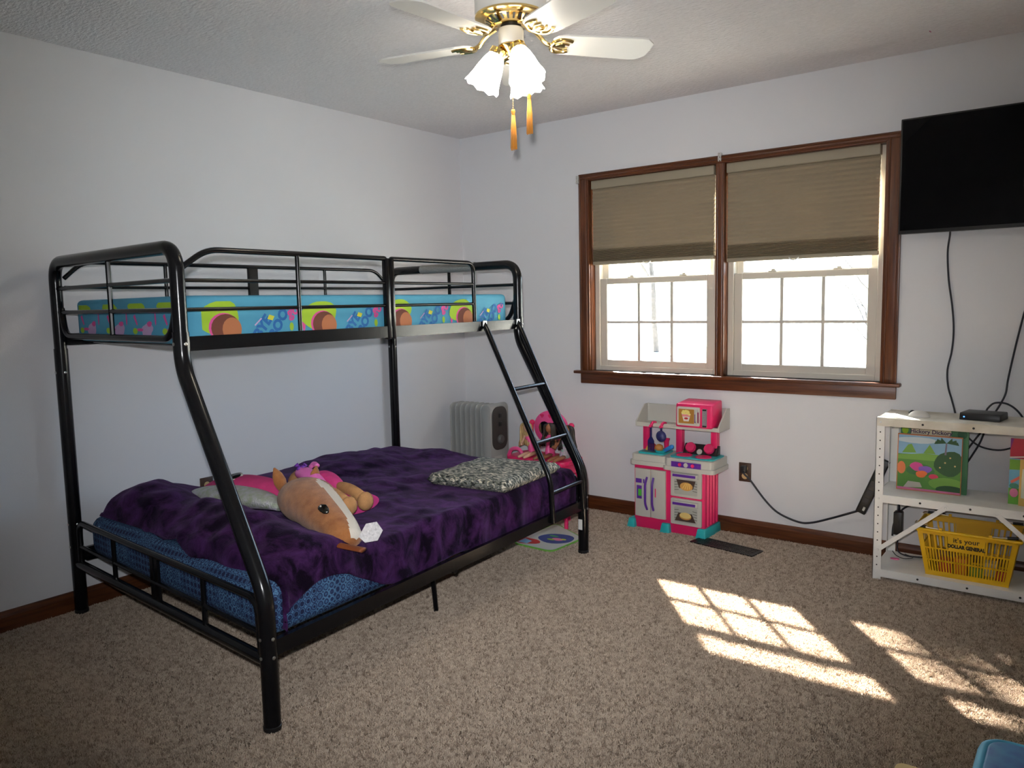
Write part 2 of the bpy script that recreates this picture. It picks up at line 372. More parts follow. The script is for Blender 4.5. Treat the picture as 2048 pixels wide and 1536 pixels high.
bm = nb(); box(bm, WX1-.008, WX1, 0, .05, .884, WZ1); obj('jamb_liner', bm, M_woodz, trim)
bm = nb(); box(bm, WX0+.008, WX1-.008, 0, .05, WZ1-.008, WZ1); obj('jamb_liner', bm, M_woodx, trim)
M_clear = mat('clear_plastic', (.75, .75, .72), .25, var=.3, vscale=90)
for xx, zz, lb in ((CX0-.004, 2.062, 'small clear plastic curtain bracket at the window casing corner'), (1.877, 2.083, 'small clear plastic curtain bracket above the window mullion')):
    bm = nb(); box(bm, xx-.006, xx-.002, -.032, 0, zz-.028, zz+.018); box(bm, xx+.006, xx+.010, -.032, 0, zz-.028, zz+.018); box(bm, xx-.006, xx+.010, -.022, -.0185, zz-.02, zz+.012)
    obj('curtain_bracket', bevel(bm, .001, 1), M_clear, label=lb, cat='bracket', group='curtain brackets')

def window(idx, x0, x1, label):
    w = thing('window_%d' % idx, label, None, ((x0+x1)/2, .08, .884), kind='structure')
    z0, z1 = .884, WZ1-.008
    def fr(name, xa, xb, za, zb, ya, yb, s, t=None, par=w, bot=None):
        t = t or s; bm = nb(); b_ = bot or t
        box(bm, xa, xa+s, ya, yb, za, zb); box(bm, xb-s, xb, ya, yb, za, zb); box(bm, xa+s, xb-s, ya, yb, za, za+b_); box(bm, xa+s, xb-s, ya, yb, zb-t, zb)
        return obj(name, bevel(bm, .003, 1), M_vinyl, par)
    fr('frame', x0, x1, z0, z1, .046, .125, .034, .03, bot=.03)
    zm = 1.452                                             # meeting rail
    ls = fr('lower_sash', x0+.034, x1-.034, z0+.026, zm, .056, .086, .046, .036, bot=.04)
    us = fr('upper_sash', x0+.034, x1-.034, zm-.03, z1-.03, .090, .118, .040, .036)
    gx0, gx1, gz0, gz1 = x0+.08, x1-.08, z0+.066, zm-.036
    for k in (1, 2):
        xk = gx0+(gx1-gx0)*k/3; bm = nb(); box(bm, xk-.0085, xk+.0085, .060, .084, gz0, gz1); obj('muntin', bm, M_vinyl, ls)
    zk = (gz0+gz1)/2; bm = nb(); box(bm, gx0, gx1, .0595, .0845, zk-.0075, zk+.0075); obj('muntin', bm, M_vinyl, ls)
    for a in range(3):
        for b in range(2):
            xa, xb = gx0+(gx1-gx0)*a/3, gx0+(gx1-gx0)*(a+1)/3; za, zb = (gz0, zk) if b == 0 else (zk, gz1)
            bm = nb(); poly(bm, [(xa, .072, za), (xb, .072, za), (xb, .072, zb), (xa, .072, zb)]); obj('pane', bm, M_glass, ls)
    ux0, ux1, uz0, uz1 = x0+.074, x1-.074, zm+.006, z1-.066
    for k in (1, 2):
        xk = ux0+(ux1-ux0)*k/3; bm = nb(); box(bm, xk-.008, xk+.008, .094, .116, uz0+.2, uz1); obj('muntin', bm, M_vinyl, us)
    bm = nb(); poly(bm, [(ux0, .104, uz0), (ux1, .104, uz0), (ux1, .104, uz1), (ux0, .104, uz1)]); obj('pane', bm, M_glass, us)
    for k in (.3, .72):
        xk = x0+(x1-x0)*k; bm = nb(); box(bm, xk-.022, xk+.022, .058, .082, zm, zm+.008); box(bm, xk-.006, xk+.016, .06, .07, zm+.008, zm+.016); obj('sash_lock', bevel(bm, .002, 1), M_vinyl, ls)
    return w
window(1, WX0+.008, MX0, 'left white vinyl double-hung window with gridded lower sash')
window(2, MX1, WX1-.008, 'right white vinyl double-hung window with gridded lower sash')

def shade(x0, x1, zb, label):
    t = thing('cellular_shade', label, 'window shade', ((x0+x1)/2, .02, zb), group='cellular shades in the double window')
    zt = WZ1-.008
    bm = nb(); box(bm, x0, x1, -.004, .042, zt-.052, zt); obj('headrail', bevel(bm, .006, 3), M_shrail, t, smooth=True)
    ztop, zlow = zt-.052, zb+.022
    L = ztop-zlow; zs = [ztop]; z = ztop
    n_op = 15; op = (L-.075)/n_op
    for k in range(n_op): zs.append(ztop-(k+1)*op)
    for k in range(10): zs.append(ztop-n_op*op-(k+1)*.0075)
    bm = nb(); yc = .019; last = None
    for side in (-1, 1):
        prev = None
        for i in range(len(zs)):
            amp = .010 if i <= n_op else .014
            pts = [(zs[i], .004)]
            if i < len(zs)-1: pts.append(((zs[i]+zs[i+1])/2, amp))
            for zz, a in pts:
                cur = [bm.verts.new((x0+.004, yc+side*a, zz)), bm.verts.new((x1-.004, yc+side*a, zz))]
                if prev: bm.faces.new((prev[0], prev[1], cur[1], cur[0]))
                prev = cur
    obj('pleated_fabric', bm, M_shade, t)
    bm = nb(); box(bm, x0+.002, x1-.002, .006, .034, zb, zb+.022); obj('bottom_rail', bevel(bm, .005, 3), M_shrail, t, smooth=True)
    xm = (x0+x1)/2-.02; bm = nb(); tube(bm, fillet([(xm-.025, .004, zb+.008), (xm-.012, -.004, zb-.004), (xm+.012, -.004, zb-.004), (xm+.025, .004, zb+.008)], .01), .003, 6); obj('pull_handle', bm, mat('clear_pull', (.8, .8, .78), .2), t, smooth=True)
shade(WX0+.014, MX0-.014, 1.535, 'shorter tan pleated cellular shade in the left window')
shade(MX1+.006, WX1-.032, 1.512, 'wider tan pleated cellular shade in the right window')

# ------------------------------------------------------------------ outdoors
M_lawn = mat('lawn', (.56, .53, .45), .95, var=.25, vscale=1.5)
bm = nb(); box(bm, -40, 45, .3, 80, -.75, -.6); obj('ground', bm, M_lawn, kind='structure', label='sunlit lawn outside the window', loc=(0, 0, -.75))
M_bark = mat('bark', (.09, .08, .072), .9, var=.4, vscale=8)
def tree(x, y, h, label, seed, r0=.12, depth=4, spread=.55, fork=.28):
    rnd = random.Random(seed); t = thing('bare_tree', label, 'tree', (x, y, -.6), group='bare trees outside')
    tr, br = nb(), nb()
    def grow(p, d, L, r, k):
        n = 4; pts = [p]; q = Vector(p); dd = Vector(d)
        for i in range(n):
            dd = (dd+Vector((rnd.uniform(-.16, .16), rnd.uniform(-.16, .16), rnd.uniform(-.06, .14)))).normalized(); q = q+dd*(L/n); pts.append(q.copy())
        tube(tr if k == 0 else br, pts, [r*(1-.45*i/n) for i in range(n+1)], 7 if k < 2 else 4)
        if k < depth:
            for j in range(3 if k < depth-1 else 4):
                u = rnd.uniform(fork if k == 0 else .3, 1.); b = pts[min(n, max(1, round(u*n)))]
                a = rnd.uniform(0, 2*PI); nd = (dd*.75+Vector((math.cos(a), math.sin(a), rnd.uniform(-.15, .5)))*spread).normalized()
                grow(b, nd, L*rnd.uniform(.5, .72), r*.48, k+1)
    grow(Vector((x, y, -.6)), Vector((0, 0, 1)), h*.55, r0, 0)
    obj('trunk', tr, M_bark, t, smooth=True); obj('branches', br, M_bark, t, smooth=True)
tree(-9.6, 22.0, 9.0, 'thin bare tree seen faintly through the left window', 3, .12)
tree(1.0, 9.0, 4.2, 'twiggy bare tree seen faintly through the right window', 5, .06, 4, .8, .15)
tree(-6.2, 11.2, 21.5, 'tall bare tree standing left of the view out of the windows', 11, .34, 5, .75, .5)

# ================================================================== BUNK BED
A00 = Vector((.055, -2.69, 0)); A01 = Vector((1.563, -2.784, 0)); A10 = Vector((.045, -.745, 0)); A11 = Vector((1.455, -.779, 0))
def bp(s, t, z):                            # s along the bed 0 foot..1 head, t across 0 wall..1 front
    a = A00.lerp(A10, s); b = A01.lerp(A11, s); p = a.lerp(b, t); p.z = z; return p
LEN = 2.0
def sm(m): return m/LEN
bed = thing('bunk_bed', 'black tubular metal bunk bed, narrow bunk over wide bed, with slanted ladder', 'bunk bed', (.78, -1.75, 0))
TU = .712; RP = .0245
for s, nm in ((0, 'foot'), (1, 'head')):
    pts = [bp(s, 0, .0), bp(s, 0, 1.522), bp(s, TU, 1.522), bp(s, TU, 1.125), bp(s, 1, .435), bp(s, 1, 0)]
    path = [Vector(pts[0]), bp(s, 0, 1.2)] + fillet([bp(s, 0, 1.2), pts[1], pts[2], bp(s, TU, 1.2)], .085, 10)[1:-1] + fillet([bp(s, TU, 1.2), pts[3], pts[4], pts[5]], .06, 8)
    # lower posts are sleeves, the upper end frame slots into them
    up_ = fillet([bp(s, 0, 1.14), pts[1], pts[2], pts[3] + Vector((0, 0, .06))], .085, 10)
    bm = nb(); tube(bm, up_, RP, 16); obj('end_frame', bm, M_black, bed, smooth=True)
    bm = nb(); tube(bm, [bp(s, 0, 0), bp(s, 0, 1.16)], RP+.0025, 16); obj('post', bm, M_black, bed, smooth=True)
    bm = nb(); tube(bm, fillet([bp(s, TU, 1.24), pts[3], pts[4], pts[5]], .06, 8), RP+.0025, 16); obj('post', bm, M_black, bed, smooth=True)
    # upper end panel: rounded bottom bar, two mid bars, one spindle
    bm = nb(); tube(bm, fillet([bp(s, .03, 1.33), bp(s, .045, 1.215), bp(s, TU-.045, 1.215), bp(s, TU-.012, 1.33)], .07, 6), .0125, 10); obj('end_bar', bm, M_black, bed, smooth=True)
    for z in (1.412, 1.313):
        bm = nb(); tube(bm, [bp(s, .012, z), bp(s, TU-.012, z)], .0085, 8); obj('end_bar', bm, M_black, bed, smooth=True)
    bm = nb(); tube(bm, [bp(s, .355, 1.51), bp(s, .355, 1.215)], .0095, 8); obj('spindle', bm, M_black, bed, smooth=True)
    # lower end panel
    zb = .222
    bm = nb(); tube(bm, fillet([bp(s, .028, .24), bp(s, .03, .412), bp(s, .97, .412), bp(s, .975, .24)], .05, 6), .0125, 10); obj('end_bar', bm, M_black, bed, smooth=True)
    bm = nb(); tube(bm, [bp(s, .015, .305), bp(s, .985, .305)], .0085, 8); obj('end_bar', bm, M_black, bed, smooth=True)
    bm = nb(); tube(bm, [bp(s, .012, zb), bp(s, .988, zb)], .019, 10); obj('end_bar', bm, M_black, bed, smooth=True)
    for t in (.26, .74):
        bm = nb(); tube(bm, [bp(s, t, .41), bp(s, t, zb)], .0095, 8); obj('spindle', bm, M_black, bed, smooth=True)
    c = bp(s, .5, 0); d = (bp(s, .52, 0)-c); bm = nb()
    for sg in (-1, 1):
        a = c+d*sg*.62; box(bm, a.x-.012, a.x+.012, a.y-.006, a.y+.006, zb-.01, .413)
    obj('joining_plate', bevel(bm, .002, 1), M_black, bed)
    # bolts
    for (t, z) in ((0, .30), (1, .30), (0, 1.06), (TU, 1.2), (1, .24), (0, .40)):
        p = bp(s, t, z)
        for ax in ((1, 0, 0), (0, -1, 0)):
            bm = nb(); lathe(bm, [(.006, 0), (.006, .002), (.0035, .0035), (0.0001, .004)], p+Vector(ax)*(RP+.002), ax, 8); obj('bolt', bm, M_steel, bed, smooth=True)
    for t in (0, 1):
        p = bp(s, t, 0); bm = nb(); cyl(bm, p, RP+.004, .018, n=16, bev=.003); obj('foot_cap', bm, M_blackp, bed, smooth=True)
def rail(t, z0, z1, th, name='side_rail', s0=.012, s1=.988, flange=.03):
    bm = nb(); a, b = bp(s0, t, 0), bp(s1, t, 0); n = Vector((1, 0, 0)); k = th/2
    def q(p, dx, z): return (p.x+dx, p.y, z)
    hexa(bm, [q(a, -k, z0), q(a, k, z0), q(b, k, z0), q(b, -k, z0), q(a, -k, z1), q(a, k, z1), q(b, k, z1), q(b, -k, z1)])
    sg = 1 if t < .4 else -1
    x0, x1 = (k, k+flange) if sg > 0 else (-k-flange, -k)
    hexa(bm, [q(a, x0, z0), q(a, x1, z0), q(b, x1, z0), q(b, x0, z0), q(a, x0, z0+.003), q(a, x1, z0+.003), q(b, x1, z0+.003), q(b, x0, z0+.003)])
    return obj(name, bm, M_black, bed)
rail(TU, 1.175, 1.224, .02); rail(.0, 1.175, 1.224, .02); rail(1, .234, .285, .02); rail(0, .234, .285, .02)
# decks: thin cross slats
for k in range(12):
    s = .06+.88*k/11
    bm = nb(); tube(bm, [bp(s, .005, 1.186), bp(s, TU-.005, 1.186)], .006, 6); obj('deck_slat', bm, M_black, bed)
    bm = nb(); tube(bm, [bp(s, .005, .246), bp(s, .995, .246)], .006, 6); obj('deck_slat', bm, M_black, bed)
sc = .478
bm = nb(); a, b = bp(sc, .01, .215), bp(sc, .985, .215); tube(bm, [a, b], .013, 8); obj('cross_bar', bm, M_black, bed, smooth=True)
for t in (.12, .885):
    bm = nb(); tube(bm, [bp(sc, t, .235), bp(sc+.012, t, 0)], .0105, 8); lg = obj('support_leg', bm, M_black, bed, smooth=True)
    p = bp(sc, t, .225); bm = nb(); lathe(bm, [(.006, 0), (.006, .003), (.0001, .005)], p+Vector((.011, 0, 0)), (1, 0, 0), 8); obj('bolt', bm, M_steel, lg)
# front guard rail in two halves, rear guard rail
def guard(path, r, name='guard_rail'):
    bm = nb(); tube(bm, fillet(path, .05, 6), r, 10); return obj(name, bm, M_black, bed, smooth=True)
tg = TU
guard([bp(sm(.02), tg, 1.455), bp(sm(.115), tg, 1.517), bp(sm(.985), tg, 1.517), bp(sm(.985), tg, 1.50)], .0105)
guard([bp(sm(1.02), tg, 1.50), bp(sm(1.02), tg, 1.516), bp(sm(1.61), tg, 1.516), bp(sm(1.612), tg, 1.226)], .0105)
for z in (1.412, 1.314):
    guard([bp(sm(.02), tg, z), bp(sm(.985), tg, z)], .0068, 'guard_bar'); guard([bp(sm(1.02), tg, z), bp(sm(1.61), tg, z)], .0068, 'guard_bar')
guard([bp(sm(.505), tg, 1.515), bp(sm(.505), tg, 1.225)], .0085, 'spindle')
for sx in (.988, 1.017):
    a = bp(sm(sx), tg, 0); bm = nb(); box(bm, a.x-.011, a.x+.011, a.y-.013, a.y+.013, 1.168, 1.518); obj('joining_plate', bevel(bm, .003, 2), M_black, bed, smooth=True)
TR = .03
guard([bp(sm(.02), TR, 1.455), bp(sm(.10), TR, 1.525), bp(sm(1.83), TR, 1.525), bp(sm(1.93), TR, 1.44)], .0095)
for z in (1.418, 1.315): guard([bp(sm(.02), TR, z), bp(sm(1.94), TR, z)], .0068, 'guard_bar')
for s in (.48, 1.44): guard([bp(sm(s), TR, 1.52), bp(sm(s), TR, 1.2)], .0085, 'spindle')
a = bp(sm(.96), TR, 0); bm = nb(); box(bm, a.x-.008, a.x+.008, a.y-.028, a.y+.028, 1.19, 1.53); obj('joining_plate', bevel(bm, .003), M_black, bed)
# low wall-side bar at the head end of the lower bed is part of the head panel; tape on the head tube
bm = nb(); tube(bm, [bp(1, .20, 1.522), bp(1, .50, 1.522)], RP+.0018, 16); obj('tape_wrap', bm, M_tape, bed, smooth=True, label='strip of grey duct tape around the head tube')
# ladder
lad = []
for sL in (1.672, 1.972):
    s = sm(sL); bm = nb()
    tube(bm, fillet([bp(s, TU+.012, 1.205), bp(s, TU+.022, 1.185), bp(s, 1.004, .455), bp(s, 1.012, .245)], .05, 8), .0135, 10); lad.append(obj('ladder_rail', bm, M_black, bed, smooth=True))
    p = bp(s, TU+.012, 1.212); bm = nb(); box(bm, p.x-.003, p.x+.006, p.y-.014, p.y+.014, 1.198, 1.228); hk = obj('ladder_bracket', bevel(bm, .002, 1), M_steel, bed)
    bm = nb(); lathe(bm, [(.006, 0), (.006, .003), (.0001, .005)], p+Vector((.006, 0, .002)), (1, 0, 0), 8); obj('bolt', bm, M_black, hk)
for z in (.885, .625, .39):
    t = TU+.022+(1.185-z)/(1.185-.455)*(1.004-TU-.022) if z > .455 else 1.007
    bm = nb(); tube(bm, [bp(sm(1.672), t, z), bp(sm(1.972), t, z)], .0105, 10); obj('rung', bm, M_black, bed, smooth=True)
p = bp(1, 1, 0); bm = nb(); box(bm, p.x-.012, p.x+.012, p.y-.0285, p.y-.0272, .13, .185); obj('label_sticker', bm, mat('paper', (.75, .75, .74), .6), bed)

# ---- upper mattress in a printed sheet
M_sheet = mat('sheet_turquoise', rgb(78, 158, 190), .8, var=.12, vscale=6, bump=.12, bscale=14)
def softbox(c00, c01, c11, c10, z0, z1, r=.04, puff=.01, nx=24, ny=40, seed=0, dz=None):
    """mattress-like block over a quad footprint: corners (foot-wall, foot-front, head-front, head-wall)"""
    bm = nb(); c00, c01, c11, c10 = [Vector((c[0], c[1], 0)) for c in (c00, c01, c11, c10)]
    nz = 6; L = (c10-c00).length; Wd = (c01-c00).length
    def P(u, v, z): q = (c00*(1-u)+c10*u)*(1-v)+(c01*(1-u)+c11*u)*v; q.z = z; return q
    def ins(k): return r*(1-math.cos(k)), r*math.sin(k)
    loops = []
    prof = [(r*(1-math.sin(a*PI/2/4)), z0+r*(1-math.cos(a*PI/2/4))) for a in range(5)] + [(0, z0+(z1-z0-2*r)*k/nz+r) for k in range(1, nz)] + [(r*(1-math.cos(a*PI/2/4)), z1-r*(1-math.sin(a*PI/2/4))) for a in range(5)]
    def ring(inset, z):
        iu, iv = inset/L, inset/Wd; pts = []
        cr = max(.001, .05-inset*.5); cu, cv = cr/L, cr/Wd
        uv = []
        N = 4
        for (u0, v0, du, dv, a0) in ((1-iu-cu, 1-iv-cv, 1, 1, 0), (iu+cu, 1-iv-cv, 1, 1, 1), (iu+cu, iv+cv, 1, 1, 2), (1-iu-cu, iv+cv, 1, 1, 3)):
            for j in range(N+1):
                a = (a0+j/N)*PI/2; uv.append((u0+cu*math.cos(a), v0+cv*math.sin(a)))
        full = []
        for i in range(len(uv)):
            a, b = uv[i], uv[(i+1) % len(uv)]; full.append(a)
            d = math.hypot((b[0]-a[0])*L, (b[1]-a[1])*Wd); n = int(d/.06)
            for j in range(1, n): full.append((a[0]+(b[0]-a[0])*j/n, a[1]+(b[1]-a[1])*j/n))
        return [P(u, v, z) for u, v in full]
    base = None
    for inset, z in prof:
        pts = ring(inset, z)
        if base is None: base = len(pts)
        if len(pts) != base: pts = pts[:base]+[pts[-1]]*(base-len(pts))
        loops.append([bm.verts.new(p) for p in pts])
    for i in range(len(loops)-1):
        for k in range(base): bm.faces.new((loops[i][k], loops[i][(k+1) % base], loops[i+1][(k+1) % base], loops[i+1][k]))
    bm.faces.new(list(reversed(loops[0]))); bm.faces.new(loops[-1])
    return bm
um = thing('upper_mattress', 'thin mattress in turquoise printed sheet on the upper bunk', 'mattress', (.55, -1.75, 1.193))
q = [bp(.022, .04, 0), bp(.022, TU-.022, 0), bp(.978, TU-.022, 0), bp(.978, .04, 0)]
bm = softbox(*q, 1.193, 1.362, .020); msh = obj('mattress_body', bm, M_sheet, um, smooth='all')
P_lime = flatm('lime', 158, 196, 48, rough=.8); P_brown = flatm('brown', 112, 62, 48, rough=.8); P_tanp = flatm('tan_skin', 178, 112, 74, rough=.8); P_blue = flatm('royal_blue', 38, 104, 170, rough=.8)
P_pink = flatm('pink', 214, 82, 150, rough=.8); P_lil = flatm('lilac', 190, 160, 200, rough=.8); P_yel = flatm('yellow', 214, 214, 70, rough=.8); P_dk = flatm('deep_brown', 70, 34, 30, rough=.8)
fr0, fr1 = bp(.022, TU-.022, 0), bp(.978, TU-.022, 0); fdir = (fr1-fr0).normalized(); fl_ = (fr1-fr0).length; fn = Vector((fdir.y, -fdir.x, 0))
pr = Print((fr0.x, fr0.y, 1.193), fdir, (0, 0, 1), fn, base=.0008, step=.00006)
pr.lim = (.055, fl_-.055, .024, .148)
for k, s in enumerate((.13, .585, 1.04, 1.495, 1.95)):
    pr.add(ell(s-.005, .088, .088, .060, 22, wob=.08, seed=k), P_lime)
    pr.add(ell(s+.012, .055, .062, .052, 20), P_pink); pr.add(ell(s+.020, .053, .060, .050, 20), P_brown); pr.add(ell(s+.045, .048, .040, .042, 18), P_tanp)
    b = s+.19
    if b+.1 < fl_:
        pr.text('BYE', b, .040, .056, P_blue, rot=.9, bold=.0028); pr.text('BOO', b+.075, .052, .056, P_blue, rot=1.0, bold=.0028); pr.text('go', b+.135, .092, .056, P_pink, rot=.4, bold=.0022)
        pr.add(ell(b+.025, .085, .018, .012, 4, a0=.4), P_yel); pr.add(ell(b+.12, .048, .010, .016, 12), P_lime)
        pr.add(ell(b+.18, .055, .008, .026, 12, a0=.3), P_pink); pr.add(ell(b+.155, .118, .03, .004, 10), P_blue)
        pr.add([(b-.05, .06), (b-.02, .085), (b-.015, .082), (b-.047, .056)], P_lil)
pr.done('sheet_print', um)
e0, e1 = bp(.022, .04, 0), bp(.022, TU-.022, 0); edir = (e1-e0).normalized(); eL = (e1-e0).length; en = Vector((edir.y, -edir.x, 0))
pr = Print((e0.x, e0.y, 1.193), edir, (0, 0, 1), en, base=.0008, step=.00006); pr.lim = (.055, eL-.055, .024, .148)
for k, s in enumerate((.10, .36, .60, .84)):
    pr.add(ell(s, .135, .07, .022, 18, wob=.1, seed=k+9), P_lime); pr.add([(s-.03, .1), (s-.005, .066), (s+.004, .07), (s-.015, .108)], P_pink)
    pr.add(ell(s+.08, .048, .046, .026, 18, wob=.12, seed=k), P_lil); pr.add(ell(s+.10, .072, .02, .010, 12, wob=.1, seed=k), P_pink); pr.add(ell(s+.02, .05, .028, .006, 10), P_pink); pr.add(ell(s+.15, .09, .006, .024, 10), P_pink)
    pr.add(ell(s-.02, .045, .02, .012, 12), P_lime)
pr.done('sheet_print', um)

# ---- lower mattress
def sheet_blue():
    m = mat('sheet_medallion', rgb(70, 130, 190), .8); t, b = nodes_of(m)
    tc = t.nodes.new('ShaderNodeTexCoord'); mp = t.nodes.new('ShaderNodeMapping'); mp.inputs['Scale'].default_value = (1, 1, 1)
    t.links.new(tc.outputs['Object'], mp.inputs[0])
    v = t.nodes.new('ShaderNodeTexVoronoi'); v.inputs['Scale'].default_value = 38; v.inputs['Randomness'].default_value = 0.12; t.links.new(mp.outputs[0], v.inputs['Vector'])
    r = t.nodes.new('ShaderNodeValToRGB'); r.color_ramp.interpolation = 'CONSTANT'; e = r.color_ramp.elements
    e[0].position = 0; e[0].color = (*rgb(18, 30, 78), 1); e[1].position = .36; e[1].color = (*rgb(78, 120, 160), 1)
    x = e.new(.48); x.color = (*rgb(30, 52, 100), 1); x = e.new(.58); x.color = (*rgb(92, 138, 176), 1); x = e.new(.72); x.color = (*rgb(26, 46, 92), 1)
    t.links.new(v.outputs['Distance'], r.inputs[0])
    v2 = t.nodes.new('ShaderNodeTexVoronoi'); v2.inputs['Scale'].default_value = 210; v2.inputs['Randomness'].default_value = .3; t.links.new(mp.outputs[0], v2.inputs['Vector'])
    r3 = t.nodes.new('ShaderNodeValToRGB'); r3.color_ramp.elements[0].position = .3; r3.color_ramp.elements[1].position = .5; r3.color_ramp.elements[0].color = (1.0, 1.0, .97, 1); r3.color_ramp.elements[1].color = (.36, .40, .5, 1)
    t.links.new(v2.outputs['Distance'], r3.inputs[0])
    mx = t.nodes.new('ShaderNodeMix'); mx.data_type = 'RGBA'; mx.blend_type = 'MULTIPLY'; mx.inputs[0].default_value = .9
    t.links.new(r.outputs[0], mx.inputs[6]); t.links.new(r3.outputs[0], mx.inputs[7]); t.links.new(mx.outputs[2], b.inputs['Base Color'])
    return m
q = [bp(.02, .03, 0), bp(.02, .968, 0), bp(.975, .968, 0), bp(.975, .03, 0)]
bm = softbox(*q, .254, .432, .05)
obj('lower_mattress', bm, sheet_blue(), smooth='all', label='wide mattress in blue medallion print sheet on the lower bed', cat='mattress')

# ---- purple plush blanket
def plush():
    m = mat('purple_plush', (.05, .015, .08), .9, sheen=.35, spec=.1); t, b = nodes_of(m)
    b.inputs['Sheen Tint'].default_value = (.5, .3, .7, 1); b.inputs['Sheen Roughness'].default_value = .35; b.inputs['Sheen Weight'].default_value = .18
    tc = t.nodes.new('ShaderNodeTexCoord'); mp = t.nodes.new('ShaderNodeMapping'); mp.inputs['Scale'].default_value = (1, 1.5, 1); t.links.new(tc.outputs['Object'], mp.inputs[0])
    n = t.nodes.new('ShaderNodeTexNoise'); n.inputs['Scale'].default_value = 9; n.inputs['Detail'].default_value = 7; n.inputs['Roughness'].default_value = .62; n.inputs['Distortion'].default_value = .5
    t.links.new(mp.outputs[0], n.inputs['Vector'])
    r = t.nodes.new('ShaderNodeValToRGB'); r.color_ramp.elements[0].position = .40; r.color_ramp.elements[1].position = .64
    r.color_ramp.elements[0].color = (.005, .0015, .008, 1); r.color_ramp.elements[1].color = (.058, .016, .086, 1)
    t.links.new(n.outputs['Fac'], r.inputs[0]); t.links.new(r.outputs[0], b.inputs['Base Color'])
    n2 = t.nodes.new('ShaderNodeTexNoise'); n2.inputs['Scale'].default_value = 260; t.links.new(tc.outputs['Object'], n2.inputs['Vector'])
    b2 = t.nodes.new('ShaderNodeBump'); b2.inputs['Strength'].default_value = .5; b2.inputs['Distance'].default_value = .004; t.links.new(n2.outputs['Fac'], b2.inputs['Height']); t.links.new(b2.outputs[0], b.inputs['Normal'])
    return m
def gs(x, y, cx, cy, sx, sy, rot=0.):
    dx, dy = x-cx, y-cy; c, s = math.cos(rot), math.sin(rot); u, v = (dx*c+dy*s)/sx, (-dx*s+dy*c)/sy
    return math.exp(-(u*u+v*v))
def blz(x, y):
    z = .452
    z += .115*gs(x, y, .34, -2.47, .34, .20, -.15)
    z += .115*gs(x, y, .98, -2.52, .36, .15, -.10)
    z += .055*gs(x, y, 1.38, -2.46, .22, .14, -.2)
    z += .040*gs(x, y, .30, -1.32, .30, .26)
    z -= .018*gs(x, y, .18, -1.85, .2, .25)
    z -= .012*gs(x, y, .9, -2.15, .4, .10)
    z += .018*math.sin(7*x+4*y+1)*math.sin(5*y-3*x)*.5
    z += .026*noise.noise(Vector((x*4.5, y*4.5, .3))) + .014*noise.noise(Vector((x*11, y*11, 2.2)))
    return z
def blanket():
    bm = nb(); x0, y0, y1 = .075, -2.665, -.80
    na, nbb = 110, 130; grid = {}
    rr = .03; AX, BY = 1.43+.26, .28
    def ss(a, b, v): v = max(0., min(1., (v-a)/(b-a))); return v*v*(3-2*v)
    for j in range(nbb+1):
        b = -BY + (y1-y0+BY)*j/nbb                       # b < 0 hangs over the foot end
        yb = y0+b
        for i in range(na+1):
            a = AX*i/na
            fx = 1.500-.098*(max(b, 0)/1.9)                 # front edge of the mattress
            xs = x0+.10*(1-ss(-2.6, -2.25, yb))             # wall-side hem is pulled in at the foot
            width = fx-xs; ax_ = a*(width+.26)/AX
            x = xs+min(ax_, width); ex = max(0., ax_-width)
            hang_f = .125 if yb < -2.45 else (.125+.07*ss(-2.45, -2.1, yb))
            hang_e = ss(.72, 1.28, x)*.19
            inset = .032*(1-ss(.55, .80, x))                # near the wall the hem stops on the mattress
            y = max(y0+inset, yb)
            over_e = max(0., -b)/BY*hang_e
            ex_ = ex/.26*hang_f
            z = max(blz(x, y), .450)
            # hems lying on the mattress curl down to it
            d_w = x-xs; d_f = (y-(y0+inset))+ (0 if b < 0 else 0); d_h = y1-y
            k = 1.
            for d, lim in ((d_w, .05), (d_h, .05)):
                q = min(1., d/lim); k *= math.sqrt(max(0., 1-(1-q)**2))
            if hang_e < .03:
                q = min(1., (d_f if b > 0 else 0)/.045); kf = math.sqrt(max(0., 1-(1-q)**2)); w_ = 1-hang_e/.03; k *= kf*w_+(1-w_)
            z = .436+(z-.436)*k
            fold = .006*math.sin(yb*23+1.3)+.004*math.sin(yb*41)
            if ex_ > 0:
                x += min(.030, rr*(1-math.exp(-ex_/rr*1.2)))*.8+fold*min(1, ex_/.08); z -= max(0, ex_-rr*.3*(1-math.exp(-ex_/rr)))
            if over_e > 0:
                y -= rr*(1-math.exp(-over_e/rr*1.2))*.7 + .004*math.sin(x*27)*min(1, over_e/.06); z -= max(0, over_e-rr*.25*(1-math.exp(-over_e/rr)))
            if ex_ > 0 and over_e > 0: z += min(ex_, over_e)*.75
            if hang_e < .03 and b < 0:
                w_ = 1-hang_e/.03; y += (-b)*.35*w_; z = z*(1-w_)+(.4445+.004*b)*w_
            grid[i, j] = bm.verts.new((x, y, max(z, .262)))
    for j in range(nbb):
        for i in range(na):
            bm.faces.new((grid[i, j], grid[i+1, j], grid[i+1, j+1], grid[i, j+1]))
    bm.normal_update()
    low = {k: bm.verts.new(v.co-v.normal*.007) for k, v in grid.items()}
    for j in range(nbb):
        for i in range(na): bm.faces.new((low[i, j], low[i, j+1], low[i+1, j+1], low[i+1, j]))
    rim = [(i, 0) for i in range(na+1)]+[(na, j) for j in range(1, nbb+1)]+[(i, nbb) for i in range(na-1, -1, -1)]+[(0, j) for j in range(nbb-1, 0, -1)]
    for a_, b_ in zip(rim, rim[1:]+rim[:1]): bm.faces.new((grid[b_], grid[a_], low[a_], low[b_]))
    return bm
obj('plush_blanket', blanket(), plush(), smooth='all', label='dark purple plush blanket heaped over the lower bed', cat='blanket')

